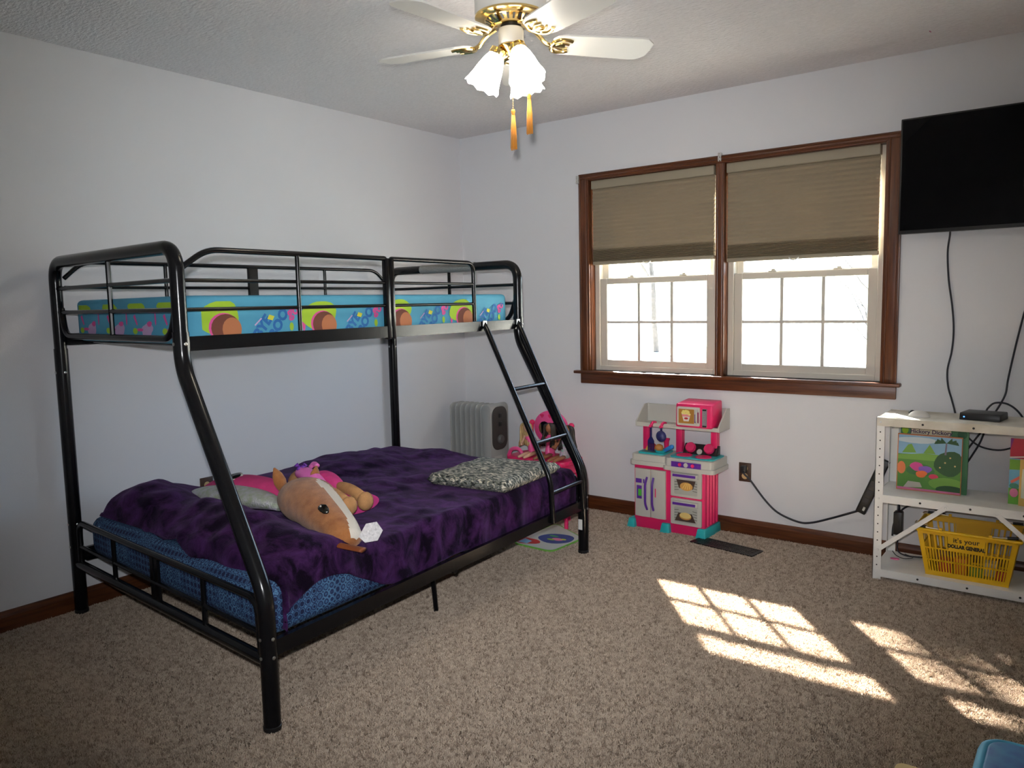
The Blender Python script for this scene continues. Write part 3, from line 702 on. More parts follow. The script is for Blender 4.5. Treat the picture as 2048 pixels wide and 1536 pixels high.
# ---- camouflage pillow
def camo():
    m = mat('camo_cloth', (.2, .2, .18), .9); t, b = nodes_of(m)
    tc = t.nodes.new('ShaderNodeTexCoord'); mp = t.nodes.new('ShaderNodeMapping'); mp.inputs['Scale'].default_value = (1, 2.2, 1.4); mp.inputs['Rotation'].default_value = (0, 0, .5); t.links.new(tc.outputs['Object'], mp.inputs[0])
    n = t.nodes.new('ShaderNodeTexNoise'); n.inputs['Scale'].default_value = 40; n.inputs['Detail'].default_value = 3; n.inputs['Distortion'].default_value = .5; t.links.new(mp.outputs[0], n.inputs['Vector'])
    r = t.nodes.new('ShaderNodeValToRGB'); r.color_ramp.interpolation = 'CONSTANT'; e = r.color_ramp.elements
    e[0].position = 0; e[0].color = (*rgb(38, 42, 42), 1); e[1].position = .40; e[1].color = (*rgb(92, 96, 84), 1)
    for p_, c in ((.45, (140, 142, 134)), (.50, (66, 72, 76)), (.54, (186, 180, 162)), (.61, (222, 214, 196))):
        x = e.new(p_); x.color = (*rgb(*c), 1)
    t.links.new(n.outputs['Fac'], r.inputs[0]); t.links.new(r.outputs[0], b.inputs['Base Color'])
    return m
def pillow(cs, z0, th, n=26):
    bm = nb(); c = [Vector((x, y, 0)) for x, y in cs]; top, bot = {}, {}
    for i in range(n+1):
        for j in range(n+1):
            u, v = i/n, j/n; p = (c[0]*(1-u)+c[1]*u)*(1-v)+(c[3]*(1-u)+c[2]*u)*v
            e = min(u, 1-u, v, 1-v); h = th*.5*min(1, (e/.05))**.4 if e > 0 else 0
            pin = .02*(math.sin(PI*u)**.5*0)
            w = .006*noise.noise(Vector((p.x*12, p.y*12, 1)))
            edge = i in (0, n) or j in (0, n)
            top[i, j] = bm.verts.new((p.x, p.y, z0+th*.5+h+(0 if edge else w+.004*math.sin(PI*u)*math.sin(PI*v))))
            bot[i, j] = top[i, j] if edge else bm.verts.new((p.x, p.y, z0+th*.5-h))
    for i in range(n):
        for j in range(n):
            bm.faces.new((top[i, j], top[i+1, j], top[i+1, j+1], top[i, j+1]))
            f = (bot[i, j], bot[i, j+1], bot[i+1, j+1], bot[i+1, j])
            try: bm.faces.new(f)
            except ValueError: pass
    bmesh.ops.recalc_face_normals(bm, faces=bm.faces)
    return bm
obj('camouflage_pillow', pillow([(1.03, -1.50), (1.47, -1.455), (1.42, -.93), (.97, -1.02)], .455, .055), camo(), smooth='all', label='flat square grey camouflage pillow on the purple blanket', cat='pillow')

# ---- plush toys on the blanket
M_horse = mat('plush_brown', rgb(176, 116, 66), .95, var=.3, vscale=30, bump=.4, bscale=300, sheen=.3, col2=rgb(146, 88, 46))
M_hwhite = mat('plush_white', rgb(222, 214, 202), .95, bump=.4, bscale=300)
M_tanpl = mat('plush_tan', rgb(196, 146, 96), .95, bump=.4, bscale=300, var=.2, vscale=40)
M_pinkc = mat('cloth_pink', rgb(216, 64, 140), .7, var=.2, vscale=30)
M_pinkl = mat('cloth_light_pink', rgb(232, 120, 196), .35)
M_purp = mat('ribbon_purple', rgb(120, 60, 170), .4)
M_silver = mat('sequin_silver', rgb(206, 204, 212), .35, metal=.3, var=.5, vscale=40, col2=rgb(170, 182, 150), bump=.6, bscale=160)
M_lav = mat('cloth_lavender', rgb(196, 186, 206), .8, bump=.3, bscale=40)
M_eye = mat('eye_black', (.01, .008, .006), .12)
SGN = 1
hb = thing('plush_horse_head', 'brown plush horse head with white blaze lying on the blanket', 'plush toy', (1.15, -2.28, .47))
sp = cat_rom([(.88, -2.165, .53), (.98, -2.20, .54), (1.12, -2.255, .55), (1.27, -2.31, .535), (1.41, -2.355, .51), (1.50, -2.385, .485)], 14)
rad = []
for i in range(len(sp)):
    u = i/(len(sp)-1); rad.append((.112*math.sin(min(1, (u+.02)/.40)*PI/2)**.7) if u < .38 else .112-(.112-.050)*((u-.38)/.62)**.95)
rad[-1] = .022; rad[-2] = .038; rad[-3] = .046
bm = nb(); tube(bm, sp, rad, 72, flat=.80)
HN = len(sp)-1
for idx, f in enumerate(bm.faces):
    i, k = divmod(idx, 72)
    if i >= HN: f.material_index = 0; continue
    u = i/HN; a = 2*PI*(k+.5)/72                            # a = 0 on top, growing towards the far side
    if a > PI: a -= 2*PI
    mid = -.62+.25*math.cos(min(1, max(0, (u-.34)/.2))*PI/2); wid = .27+.30*max(0, (u-.5))/.5+.08*math.sin(u*14)
    f.material_index = 1 if (u > .36 and abs(a-SGN*mid) < wid*min(1, (u-.36)/.06)) else 0
obj('head', bm, [M_horse, M_hwhite], hb, smooth='all')
for (x, y, z, d) in ((.90, -2.235, .60, (-.25, -.25, 1)), (.95, -2.10, .585, (-.1, .35, 1))):
    bm = nb(); d = Vector(d).normalized(); tube(bm, [Vector((x, y, z))-d*.035, Vector((x, y, z)), Vector((x, y, z))+d*.03, Vector((x, y, z))+d*.062], [.022, .03, .024, .004], 12, flat=.45); obj('ear', bm, M_horse, hb, smooth='all')
bm = nb(); tube(bm, [(1.315, -2.372, .584), (1.325, -2.372, .586), (1.345, -2.374, .584), (1.365, -2.377, .576), (1.375, -2.378, .57)], [.004, .013, .017, .013, .004], 12, flat=.5, upv=(0, -.6, .8)); ey = obj('eye', bm, M_eye, hb, smooth='all')
bm = nb(); ball(bm, (1.338, -2.380, .5915), .0035, n=8); obj('eye_glint', bm, M_hwhite, ey, smooth='all')
bm = nb(); tube(bm, cat_rom([(1.38, -2.43, .505), (1.47, -2.44, .492), (1.55, -2.425, .486), (1.60, -2.415, .484)], 5), .018, 10, flat=.4); obj('bridle_strap', bm, mat('leatherette', rgb(128, 66, 30), .5), hb, smooth='all')
tg_ = thing('clear_tag', 'crumpled clear plastic tag beside the horse nose', 'tag', (1.52, -2.33, .48))
th_, tv_ = Vector((.65, .76, 0)).normalized(), Vector((-.22, .19, .95)).normalized(); tc_ = Vector((1.535, -2.325, .512))
bm = nb(); poly(bm, [tc_+th_*a+tv_*b for a, b in ((-.040, -.012), (-.018, -.034), (.026, -.030), (.046, .004), (.026, .036), (-.012, .032))]); bmesh.ops.poke(bm, faces=list(bm.faces), offset=.008); bmesh.ops.solidify(bm, geom=list(bm.faces), thickness=.001)
obj('plastic_sheet', bm, mat('crinkled_clear', rgb(226, 222, 222), .15, var=.3, vscale=120, bump=.8, bscale=80), tg_)
bm = nb(); tube(bm, cat_rom([(1.42, -2.39, .50), (1.45, -2.36, .492), (1.49, -2.33, .494)], 5), .006, 8); obj('tag_loop', bm, M_hwhite, tg_, smooth='all')
ms = thing('silver_pink_plush', 'long silver and pink plush lying behind the slanted post', 'plush toy', (.68, -2.27, .46))
sp = cat_rom([(.44, -2.33, .50), (.56, -2.33, .515), (.70, -2.31, .525), (.85, -2.285, .525), (.95, -2.27, .51)], 6); n = len(sp)
bm = nb(); tube(bm, sp, [.03+.045*math.sin(PI*min(1, .15+i/n*.9)) for i in range(n)], 20, flat=.62)
for f in bm.faces:
    c = f.calc_center_median(); f.material_index = 1 if c.z < .505 else 0
obj('silver_body', bm, [M_silver, M_lav], ms, smooth='all')
sp = cat_rom([(.36, -2.22, .50), (.48, -2.22, .53), (.62, -2.20, .545), (.76, -2.185, .545), (.88, -2.18, .52)], 6); n = len(sp)
bm = nb(); tube(bm, sp, [.02+.05*math.sin(PI*min(1, .12+i/n*.85)) for i in range(n)], 20, flat=.6); pb = obj('pink_body', bm, mat('plush_hot_pink', rgb(214, 62, 128), .9, var=.2, vscale=20), ms, smooth='all')
bm = nb(); lathe(bm, [(.0001, .004), (.022, .002), (.022, -.006)], (.575, -2.235, .583), (.1, -.35, 1), 16, sc=lambda k, i: 1.0+.25*abs(math.cos(2*PI*k/16))); bm2 = bm; obj('eye_patch', bm2, M_eye, pb, smooth='all')
bm = nb(); lathe(bm, [(.0001, .0015), (.029, 0), (.029, -.006)], (.575, -2.235, .5825), (.1, -.35, 1), 16, sc=lambda k, i: 1.0+.25*abs(math.cos(2*PI*k/16))); obj('eye_rim', bm, M_hwhite, pb, smooth='all')
dl = thing('plush_doll', 'tan plush doll in pink dress lying face down on the blanket', 'doll', (1.0, -2.06, .46))
bm = nb(); ball(bm, (.80, -2.03, .545), .072, 1.15, 1, .85, 20); obj('head', bm, M_tanpl, dl, smooth='all')
bm = nb(); tube(bm, cat_rom([(.83, -2.075, .60), (.89, -2.09, .602), (.96, -2.10, .585), (1.02, -2.11, .55)], 5), [.02]+[.034]*14+[.02], 14, flat=.8); dr = obj('bodice', bm, M_pinkl, dl, smooth='all')
bm = nb(); tube(bm, cat_rom([(.86, -2.04, .575), (.93, -2.03, .59), (1.02, -2.05, .575), (1.08, -2.07, .53)], 5), [.02]+[.034]*14+[.03], 14, flat=.6); obj('torso', bm, M_pinkc, dl, smooth='all')
for k in range(5):
    a = k*1.256; bm = nb() if k == 0 else bm; tube(bm, [(.845, -2.085, .615), (.845+.022*math.cos(a), -2.085+.022*math.sin(a), .632+.008*math.sin(2*a))], [.004, .011], 6)
obj('hair_bow', bm, M_purp, dl, smooth='all')
bm = nb(); n = 22
tube(bm, [(1.03, -2.02, .535), (1.08, -2.04, .53), (1.14, -2.065, .52), (1.19, -2.08, .51)], [.035, .062, .085, .10], 22, flat=.42)
obj('skirt', bm, M_pinkc, dl, smooth=True)
for (oy, m_) in ((-.035, M_tanpl), (.05, M_tanpl)):
    bm = nb(); tube(bm, cat_rom([(1.05, -2.10+oy, .56), (1.15, -2.125+oy, .563), (1.235, -2.14+oy, .548)], 5), [.02, .024, .025, .025, .025, .025, .025, .025, .025, .024, .02], 14); lg = obj('leg', bm, m_, dl, smooth='all')
    bm = nb(); ball(bm, (1.262, -2.148+oy, .538), .036, .8, 1, 1.05, 16); obj('foot', bm, m_, lg, smooth='all')
bm = nb(); tube(bm, cat_rom([(.78, -1.985, .60), (.80, -1.98, .618), (.83, -1.985, .612)], 4), .011, 8); obj('hair_clip', bm, M_pinkl, dl, smooth='all')

# wall outlet behind the blanket
ol = thing('wall_outlet', 'dark brown wall outlet low behind the lower bed', 'outlet', (0, -2.03, .355), group='brown wall outlets')
M_bplate = mat('brown_plate', rgb(70, 48, 36), .4); M_ivory = mat('ivory_socket', rgb(190, 165, 120), .4)
bm = nb(); box(bm, 0, .006, -2.066, -1.994, .355, .47); obj('cover_plate', bevel(bm, .003), M_bplate, ol, smooth=True)
for z in (.388, .432): bm = nb(); cyl(bm, (.005, -2.03, z), .016, .004, (1, 0, 0), 16, .001); obj('socket', bm, M_ivory, ol, smooth=True)

# ================================================================== CEILING FAN
FX, FY, FZ = 1.8196, -1.8083, 2.2565
fan = thing('ceiling_fan', 'white and brass ceiling fan with three lit glass shades', 'ceiling fan', (FX, FY, 1.87))
bm = nb(); lathe(bm, [(.118, H), (.130, H-.006), (.130, H-.084), (.128, H-.094), (.122, H-.098)], (FX, FY, 0), n=40); obj('motor_housing', bm, M_fanw, fan, smooth=True)
bm = nb(); lathe(bm, [(.127, 2.346), (.130, 2.344), (.130, 2.337), (.122, 2.333), (.100, 2.330)], (FX, FY, 0), n=40); obj('brass_ring', bm, M_brass, fan, smooth=True)
bm = nb(); lathe(bm, [(.100, 2.332), (.064, 2.313), (.0001, 2.313)], (FX, FY, 0), n=40); vc = obj('vent_cone', bm, M_brass, fan, smooth=True)
for k in range(24):
    a = 2*PI*k/24; d = Vector((math.cos(a), math.sin(a), 0)); t_ = Vector((-math.sin(a), math.cos(a), 0)); bm = nb()
    p0, p1 = Vector((FX, FY, 2.3268))+d*.092, Vector((FX, FY, 2.3145))+d*.069; poly(bm, [p0-t_*.0045, p0+t_*.0045, p1+t_*.003, p1-t_*.003]); obj('vent_slot', bm, M_blackp, vc)
bm = nb(); cyl(bm, (FX, FY, 2.297), .038, .02, n=24); obj('spindle_collar', bm, M_blackp, fan, smooth=True)
bm = nb(); lathe(bm, [(.034, 2.302), (.044, 2.300), (.046, 2.293), (.046, 2.250), (.043, 2.244), (.0001, 2.244)], (FX, FY, 0), n=32); obj('light_cup', bm, M_fanw, fan, smooth=True)
bm = nb(); lathe(bm, [(.040, 2.246), (.044, 2.240), (.036, 2.228), (.020, 2.218), (.012, 2.205), (.0001, 2.202)], (FX, FY, 0), n=24); obj('brass_fitter', bm, M_brass, fan, smooth=True)
pit = math.radians(10)
for k in range(5):
    a = 2.13691+k*2*PI/5; d = Vector((math.cos(a), math.sin(a), 0)); t_ = Vector((-math.sin(a), math.cos(a), 0)); w = t_*math.cos(pit)-Vector((0, 0, 1))*math.sin(pit); nn = d.cross(w)
    c = Vector((FX, FY, FZ)); out = []
    def Q(r, ww): return c+d*r+w*ww
    ol_ = [(.152, -.034), (.166, -.056), (.20, -.066), (.48, -.077), (.505, -.074), (.535, -.046), (.538, 0), (.535, .046), (.505, .074), (.48, .077), (.20, .066), (.166, .056), (.152, .034)]
    bm = nb(); A = [bm.verts.new(Q(r, ww)+nn*.003) for r, ww in ol_]; B = [bm.verts.new(Q(r, ww)-nn*.003) for r, ww in ol_]
    bm.faces.new(A); bm.faces.new(list(reversed(B)))
    for i in range(len(A)): bm.faces.new((A[i], B[i], B[(i+1) % len(A)], A[(i+1) % len(A)]))
    bmesh.ops.recalc_face_normals(bm, faces=bm.faces)
    bl = obj('blade', bm, M_fanw, fan)
    sgn = -1 if nn.z > 0 else 1; dn = nn*sgn
    bm = nb(); c0 = Vector((FX, FY, 0))
    tube(bm, cat_rom([c0+d*.06+Vector((0, 0, 2.306)), c0+d*.10+Vector((0, 0, 2.288)), c0+d*.13+Vector((0, 0, 2.258)), Q(.165, 0)+dn*.006, Q(.20, 0)+dn*.006], 5), [.010]*5+[.012]*16, 8, flat=.6)
    for sg in (-1, 1):
        tube(bm, cat_rom([Q(.150, 0)+dn*.006, Q(.155, sg*.025)+dn*.006, Q(.175, sg*.044)+dn*.005, Q(.205, sg*.042)+dn*.005, Q(.222, sg*.034)+dn*.005], 5), .007, 8)
        tube(bm, cat_rom([Q(.165, sg*.006)+dn*.007, Q(.19, sg*.02)+dn*.007, Q(.215, sg*.012)+dn*.006], 5), .005, 8)
    ir = obj('blade_iron', bm, M_brass, fan, smooth=True)
    for sg in (-1, 1):
        bm = nb(); cyl(bm, Q(.217, sg*.036)+dn*.006, .005, .004, tuple(dn), 8); obj('screw', bm, mat('dark_brass', (.12, .09, .05), .3, metal=1), ir)
M_lamp = mat('lit_frosted_glass', (.9, .88, .82), .4, emit=(1, .93, .82), estr=9.0)
def lampshade(az):
    a = math.radians(az); d = Vector((math.cos(a), math.sin(a), 0)); c0 = Vector((FX, FY, 0)); ax = (d*.46-Vector((0, 0, .89))).normalized()
    neck = c0+d*.048+Vector((0, 0, 2.222))
    bm = nb(); tube(bm, cat_rom([c0+d*.012+Vector((0, 0, 2.232)), c0+d*.034+Vector((0, 0, 2.244)), neck-ax*.016, neck+ax*.004], 5), .009, 8); arm = obj('lamp_arm', bm, M_brass, fan, smooth=True)
    bm = nb(); lathe(bm, [(.012, -.014), (.029, -.008), (.031, .010), (.028, .018)], neck, ax, 20); obj('lamp_socket', bm, M_brass, arm, smooth=True)
    prof = [(.026, .006), (.031, .018), (.040, .040), (.048, .068), (.054, .096), (.061, .122), (.067, .136), (.0655, .136), (.059, .120), (.052, .096), (.046, .068), (.038, .040), (.029, .018)]
    bm = nb()
    n = 36; ax_a = ax.orthogonal().normalized(); ax_b = ax.cross(ax_a); rings = []
    for i, (r, h) in enumerate(prof):
        sc_ = (.012 if i in (5, 6, 7, 8) else .004)
        rings.append([bm.verts.new(neck+ax*(h+(.004*math.cos(6*2*PI*k/n*1.5) if i in (6, 7) else 0))+(ax_a*math.cos(2*PI*k/n)+ax_b*math.sin(2*PI*k/n))*r*(1+sc_*math.cos(9*2*PI*k/n))) for k in range(n)])
    for i in range(len(rings)-1):
        for k in range(n): bm.faces.new((rings[i][k], rings[i][(k+1) % n], rings[i+1][(k+1) % n], rings[i+1][k]))
    obj('lamp_shade', bm, M_lamp, fan, smooth='all', label='lit white frosted glass bell shade')
    bm = nb(); ball(bm, neck+ax*.07, .026, n=14); obj('bulb', bm, mat('lit_bulb', (1, 1, 1), .4, emit=(1, .9, .72), estr=25.0), arm, smooth='all')
    L = bpy.data.lights.new('fan_lamp', 'POINT'); L.energy = LAMP_W; L.color = (1, .88, .70); L.shadow_soft_size = .03
    lo = link(bpy.data.objects.new('fan_lamp', L)); lo.parent = fan; lo.location = neck+ax*.115-ORG[fan]
LAMP_W = .3
for az in (-24, 96, 216): lampshade(az)
M_gold = mat('gold_thread', rgb(214, 140, 44), .55, sheen=.3)
for (x, y, zt, zc) in ((1.821, -1.807, 2.215, 2.018), (1.869, -1.772, 2.20, 2.072)):
    bm = nb(); nbd = int((zt-zc)/.006)
    for k in range(nbd): ball(bm, (x, y, zc+.006*k), .0022, n=6)
    ch = obj('pull_chain', bm, M_brass, fan, smooth='all')
    bm = nb(); lathe(bm, [(.0001, zc+.002), (.006, zc), (.0085, zc-.008), (.006, zc-.016), (.0065, zc-.020)], (x, y, 0), n=12)
    for k in range(30):
        a = k*2.4; rr = .0085*math.sqrt((k+.5)/30); r0 = .6*rr
        tube(bm, [(x+r0*math.cos(a), y+r0*math.sin(a), zc-.016), (x+rr*1.1*math.cos(a), y+rr*1.1*math.sin(a), zc-.07), (x+rr*1.35*math.cos(a+.2), y+rr*1.35*math.sin(a+.2), zc-.138-.008*random.random())], .0016, 5)
    obj('tassel', bm, M_gold, ch, smooth='all')

# ================================================================== OIL RADIATOR
M_rad = mat('radiator_grey', rgb(166, 167, 164), .35); M_radd = mat('radiator_dark', rgb(58, 54, 52), .35)
rd = thing('oil_radiator', 'grey white oil filled radiator heater in the corner behind the bed', 'heater', (.27, -.21, 0))
yF, yB = -.29, -.13
for k in range(7):
    x = .105+.044*k; bm = nb(); o_ = rrect(yF, yB, .10, .655, .035, 5)
    for xx, sh in ((x-.007, .010), (x-.003, 0), (x+.003, 0), (x+.007, .010)):
        pass
    A = rrect(yF+.006, yB-.006, .106, .649, .032, 5); B = rrect(yF, yB, .10, .655, .036, 5)
    rings = [[bm.verts.new((xx, p[0], p[1])) for p in pp] for xx, pp in ((x-.0085, A), (x-.005, B), (x+.005, B), (x+.0085, A))]
    n = len(A)
    for i in range(3):
        for j in range(n): bm.faces.new((rings[i][j], rings[i+1][j], rings[i+1][(j+1) % n], rings[i][(j+1) % n]))
    bm.faces.new(rings[0]); bm.faces.new(list(reversed(rings[-1]))); bmesh.ops.recalc_face_normals(bm, faces=bm.faces)
    obj('fin', bm, M_rad, rd, smooth=True)
for z in (.17, .585): bm = nb(); tube(bm, [(.10, -.21, z), (.42, -.21, z)], .028, 12); obj('oil_tube', bm, M_rad, rd, smooth=True)
bm = nb(); prism(bm, rrect(.392, .462, .085, .662, .03, 5), -.305, -.115, 'xz'); cb = obj('control_box', bevel(bm, .006, 2), M_rad, rd, smooth=True)
bm = nb(); prism(bm, rrect(-.292, -.135, .36, .645, .06, 8), .461, .468, 'yz'); cp = obj('control_panel', bevel(bm, .002, 1), M_radd, rd, smooth=True)
bm = nb(); lathe(bm, [(.030, 0), (.030, .004), (.024, .016), (.022, .018), (.0001, .018)], (.468, -.213, .43), (1, 0, 0), 20); obj('dial', bm, mat('dial_grey', rgb(95, 92, 90), .4), cp, smooth=True)
for z in (.53, .585): bm = nb(); box(bm, .467, .474, -.228, -.198, z-.014, z+.014); obj('rocker_switch', bevel(bm, .003), M_blackp, cp, smooth=True)
bm = nb(); box(bm, .4615, .4625, -.27, -.19, .26, .32); obj('rating_label', bm, mat('label_grey', rgb(190, 188, 182), .6), cb)
bm = nb(); tube(bm, fillet([(.465, -.29, .20), (.475, -.24, .285), (.475, -.18, .285), (.465, -.13, .20)], .06), .006, 8); obj('cord_wrap', bm, M_rad, cb, smooth=True)
for x in (.13, .41):
    bm = nb(); box(bm, x-.015, x+.015, -.32, -.10, .06, .085); fo = obj('wheel_bracket', bevel(bm, .004), M_radd, rd)
    for y in (-.305, -.115): bm = nb(); cyl(bm, (x-.012, y, .03), .03, .024, (1, 0, 0), 16, .004); obj('wheel', bm, M_blackp, fo, smooth=True)

# ================================================================== TOY VANITY
M_hot = mat('plastic_hot_pink', rgb(226, 40, 104), .35); M_pk = mat('plastic_pink', rgb(236, 84, 150), .35); M_teal = mat('plastic_teal', rgb(42, 176, 180), .4); M_gry = mat('plastic_light_grey', rgb(196, 194, 186), .42)
M_mirror = mat('mirror_foil', (.35, .35, .38), .08, metal=1); M_navy = mat('plastic_navy', rgb(28, 32, 92), .4); M_purple = mat('plastic_purple', rgb(92, 42, 150), .4)
vn = thing('toy_vanity', 'pink plastic toy vanity table with heart mirror behind the ladder', 'toy vanity', (.82, -.22, 0))
bm = nb(); prism(bm, rrect(.585, 1.045, -.33, -.09, .05, 5), .325, .352, 'xy'); tp = obj('table_top', bevel(bm, .005), M_hot, vn, smooth=True)
bm = nb(); prism(bm, rrect(.60, 1.03, .255, .330, .02, 4), -.325, -.10, 'xz'); dw = obj('drawer_front', bevel(bm, .004), M_hot, vn, smooth=True)
bm = nb(); prism(bm, rrect(.64, .80, .268, .315, .012, 4), -.331, -.326, 'xz'); obj('front_panel', bm, mat('plastic_sky', rgb(90, 170, 215), .4), dw)
for (x, c) in ((.625, M_teal), (.83, mat('plastic_orange', rgb(230, 130, 50), .4)), (.99, mat('plastic_blue', rgb(70, 130, 200), .4))):
    bm = nb(); cyl(bm, (x, -.327, .295), .016, .012, (0, -1, 0), 16, .003); obj('button', bm, c, dw, smooth=True)
for x in (.625, 1.005):
    bm = nb(); tube(bm, fillet([(x, -.30, .26), (x+(.02 if x > .8 else -.02), -.305, .12), (x+(.025 if x > .8 else -.025), -.31, 0)], .05), .018, 10); obj('leg', bm, M_hot, vn, smooth=True)
    bm = nb(); tube(bm, [(x, -.13, .26), (x, -.12, 0)], .016, 10); obj('leg', bm, M_hot, vn, smooth=True)
for x in (.690, 1.00):
    bm = nb(); tube(bm, cat_rom([(x, -.17, .345), (x-(.004 if x < .8 else -.004), -.17, .44), (x+(.006 if x < .8 else -.006), -.17, .548)], 5), .012, 10); pst = obj('mirror_post', bm, M_hot, vn, smooth=True)
    bm = nb(); ball(bm, (x+(.006 if x < .8 else -.006), -.17, .552), .019, n=14); obj('knob', bm, M_hot, pst, smooth='all')
bm = nb(); prism(bm, ell(.845, .530, .125, .108, 32), -.185, -.160, 'xz'); mf = obj('mirror_frame', bevel(bm, .005), M_pk, vn, smooth=True)
def heart(cx, cz, r, n=28):
    out = []
    for k in range(n):
        a = 2*PI*k/n; out.append((cx+r*math.sin(a)**3, cz+r*(13*math.cos(a)-5*math.cos(2*a)-2*math.cos(3*a)-math.cos(4*a))/16))
    return out
bm = nb(); prism(bm, heart(.845, .505, .086), -.1875, -.185, 'xz'); obj('heart_mirror', bm, M_mirror, mf)
for x in (.785, .845, .905): bm = nb(); prism(bm, heart(x, .604, .014), -.1875, -.185, 'xz'); obj('heart_gem', bm, M_hot, mf)
bm = nb(); tube(bm, cat_rom([(.60, -.30, .35), (.635, -.31, .395), (.69, -.31, .40), (.72, -.305, .36)], 5), .012, 10); obj('side_handle', bm, M_pk, vn, smooth=True)
# dolls sitting on the vanity
M_hair = mat('doll_hair_dark', (.018, .012, .010), .5, var=.4, vscale=60); M_hairb = mat('doll_hair_blonde', rgb(206, 176, 120), .5); M_skin = mat('doll_skin', rgb(160, 104, 70), .5); M_skl = mat('doll_skin_light', rgb(222, 178, 148), .5)
def scl(bm, p, k):
    for v in bm.verts: v.co = p+(v.co-p)*k
    return bm
def doll(x, y, z, hair, skin, dress, label, ang=0., K=1.45):
    t = thing('fashion_doll', label, 'doll', (x, y, z), group='fashion dolls on the toy vanity'); d = Vector((math.sin(ang), 0, math.cos(ang)))
    p = Vector((x, y, z)); bm = nb(); tube(bm, [p+d*.012, p+d*.03, p+d*.06, p+d*.085, p+d*.10], [.030, .026, .018, .024, .010], 14, flat=.7); obj('dress', scl(bm, p, K), dress, t, smooth='all')
    bm = nb(); tube(bm, [p+d*.098, p+d*.112], .006, 8); ball(bm, p+d*.128, .019, .9, .95, 1.1, 14); obj('head', scl(bm, p, K), skin, t, smooth='all')
    rn = random.Random(int(x*1000)); bm = nb()
    for k in range(26):
        a = rn.uniform(-2.3, 2.3)+PI/2; e = Vector((math.cos(a)*.020, math.sin(a)*.019, 0)); q_ = p+d*.146
        tube(bm, cat_rom([q_+e*.3, q_+e*1.1-Vector((0, 0, .010)), q_+e*1.25-Vector((0, 0, .045)), q_+e*1.5+Vector((rn.uniform(-.012, .012), rn.uniform(-.012, .004), -.085-.02*rn.random()))], 4), .005, 5)
    obj('hair', scl(bm, p, K), hair, t, smooth='all')
    for sg in (-1, 1):
        bm = nb(); tube(bm, cat_rom([p+d*.09+Vector((sg*.022, 0, 0)), p+d*.065+Vector((sg*.036, -.008, 0)), p+d*.05+Vector((sg*.034, -.03, 0))], 4), .0055, 8); obj('arm', scl(bm, p, K), skin, t, smooth='all')
        bm = nb(); tube(bm, [p+Vector((sg*.010, -.005, .016)), p+Vector((sg*.014, -.06, .014)), p+Vector((sg*.014, -.10, .010))], [.010, .008, .005], 8); obj('leg', scl(bm, p, K), skin, t, smooth='all')
doll(.875, -.235, .352, M_hair, M_skin, M_pk, 'dark haired doll sitting before the heart mirror')
doll(.985, -.245, .352, M_hair, M_skin, mat('print_dress', rgb(200, 150, 190), .6, var=.5, vscale=80, col2=rgb(120, 170, 150)), 'dark haired doll in patterned dress beside the right mirror post', .15)
doll(.757, -.235, .352, M_hairb, M_skl, M_pk, 'blonde doll leaning beside the left mirror post', -.3)
# pink stool leg of a small chair by the bed head
st = thing('toy_stool', 'small pink plastic stool beside the bunk bed head', 'stool', (1.11, -.40, 0))
bm = nb(); cyl(bm, (1.11, -.40, .20), .10, .022, n=28, bev=.006); obj('seat', bm, M_pk, st, smooth=True)
for a in (.5, 2.1, 3.7, 5.2): bm = nb(); tube(bm, [(1.11+.07*math.cos(a), -.40+.07*math.sin(a), .205), (1.11+.10*math.cos(a), -.40+.10*math.sin(a), 0)], .012, 8); obj('leg', bm, M_hot, st, smooth=True)

# ---- play mat under the bed
pm = thing('play_mat', 'small white printed mat with green edge on the floor under the bed', 'mat', (1.18, -.67, 0))
mc = [Vector((1.05, -.87, 0)), Vector((1.32, -.88, 0)), Vector((1.335, -.585, 0)), Vector((1.045, -.43, 0))]
def rquad(c, r, seg=5):
    out = []
    for i in range(4):
        a, b, d = c[i-1], c[i], c[(i+1) % 4]; p0 = b+(a-b).normalized()*r; p2 = b+(d-b).normalized()*r
        for j in range(seg+1): t = j/seg; q_ = p0*(1-t)**2+b*2*t*(1-t)+p2*t*t; out.append((q_.x, q_.y))
    return out
bm = nb(); prism(bm, rquad(mc, .05), 0, .008, 'xy'); obj('mat_edge', bm, mat('mat_green', rgb(120, 190, 70), .7), pm)
cen = sum(mc, Vector())/4
pr = Print((0, 0, .008), (1, 0, 0), (0, 1, 0), (0, 0, 1))
pr.add(rquad([cen+(c-cen)*.955 for c in mc], .045), flatm('mat_white', 206, 206, 196)); pr.add(ell(1.215, -.68, .105, .085, 24, wob=.05), flatm('mat_blue', 46, 66, 130))
pr.add(ell(1.10, -.80, .075, .055, 18, wob=.1, seed=4), flatm('mat_red', 190, 46, 46)); pr.add([(1.07, -.84), (1.13, -.84), (1.13, -.79), (1.07, -.77)], flatm('mat_sky', 130, 190, 220))
pr.add(ell(1.23, -.69, .035, .022, 14), flatm('mat_pink', 236, 130, 160)); pr.add(ell(1.26, -.675, .018, .012, 10), P_yel); pr.add(ell(1.18, -.65, .03, .012, 12), flatm('mat_leaf', 70, 170, 90)); pr.add(ell(1.20, -.71, .025, .012, 12), P_lime)
pr.done('mat_print', pm)

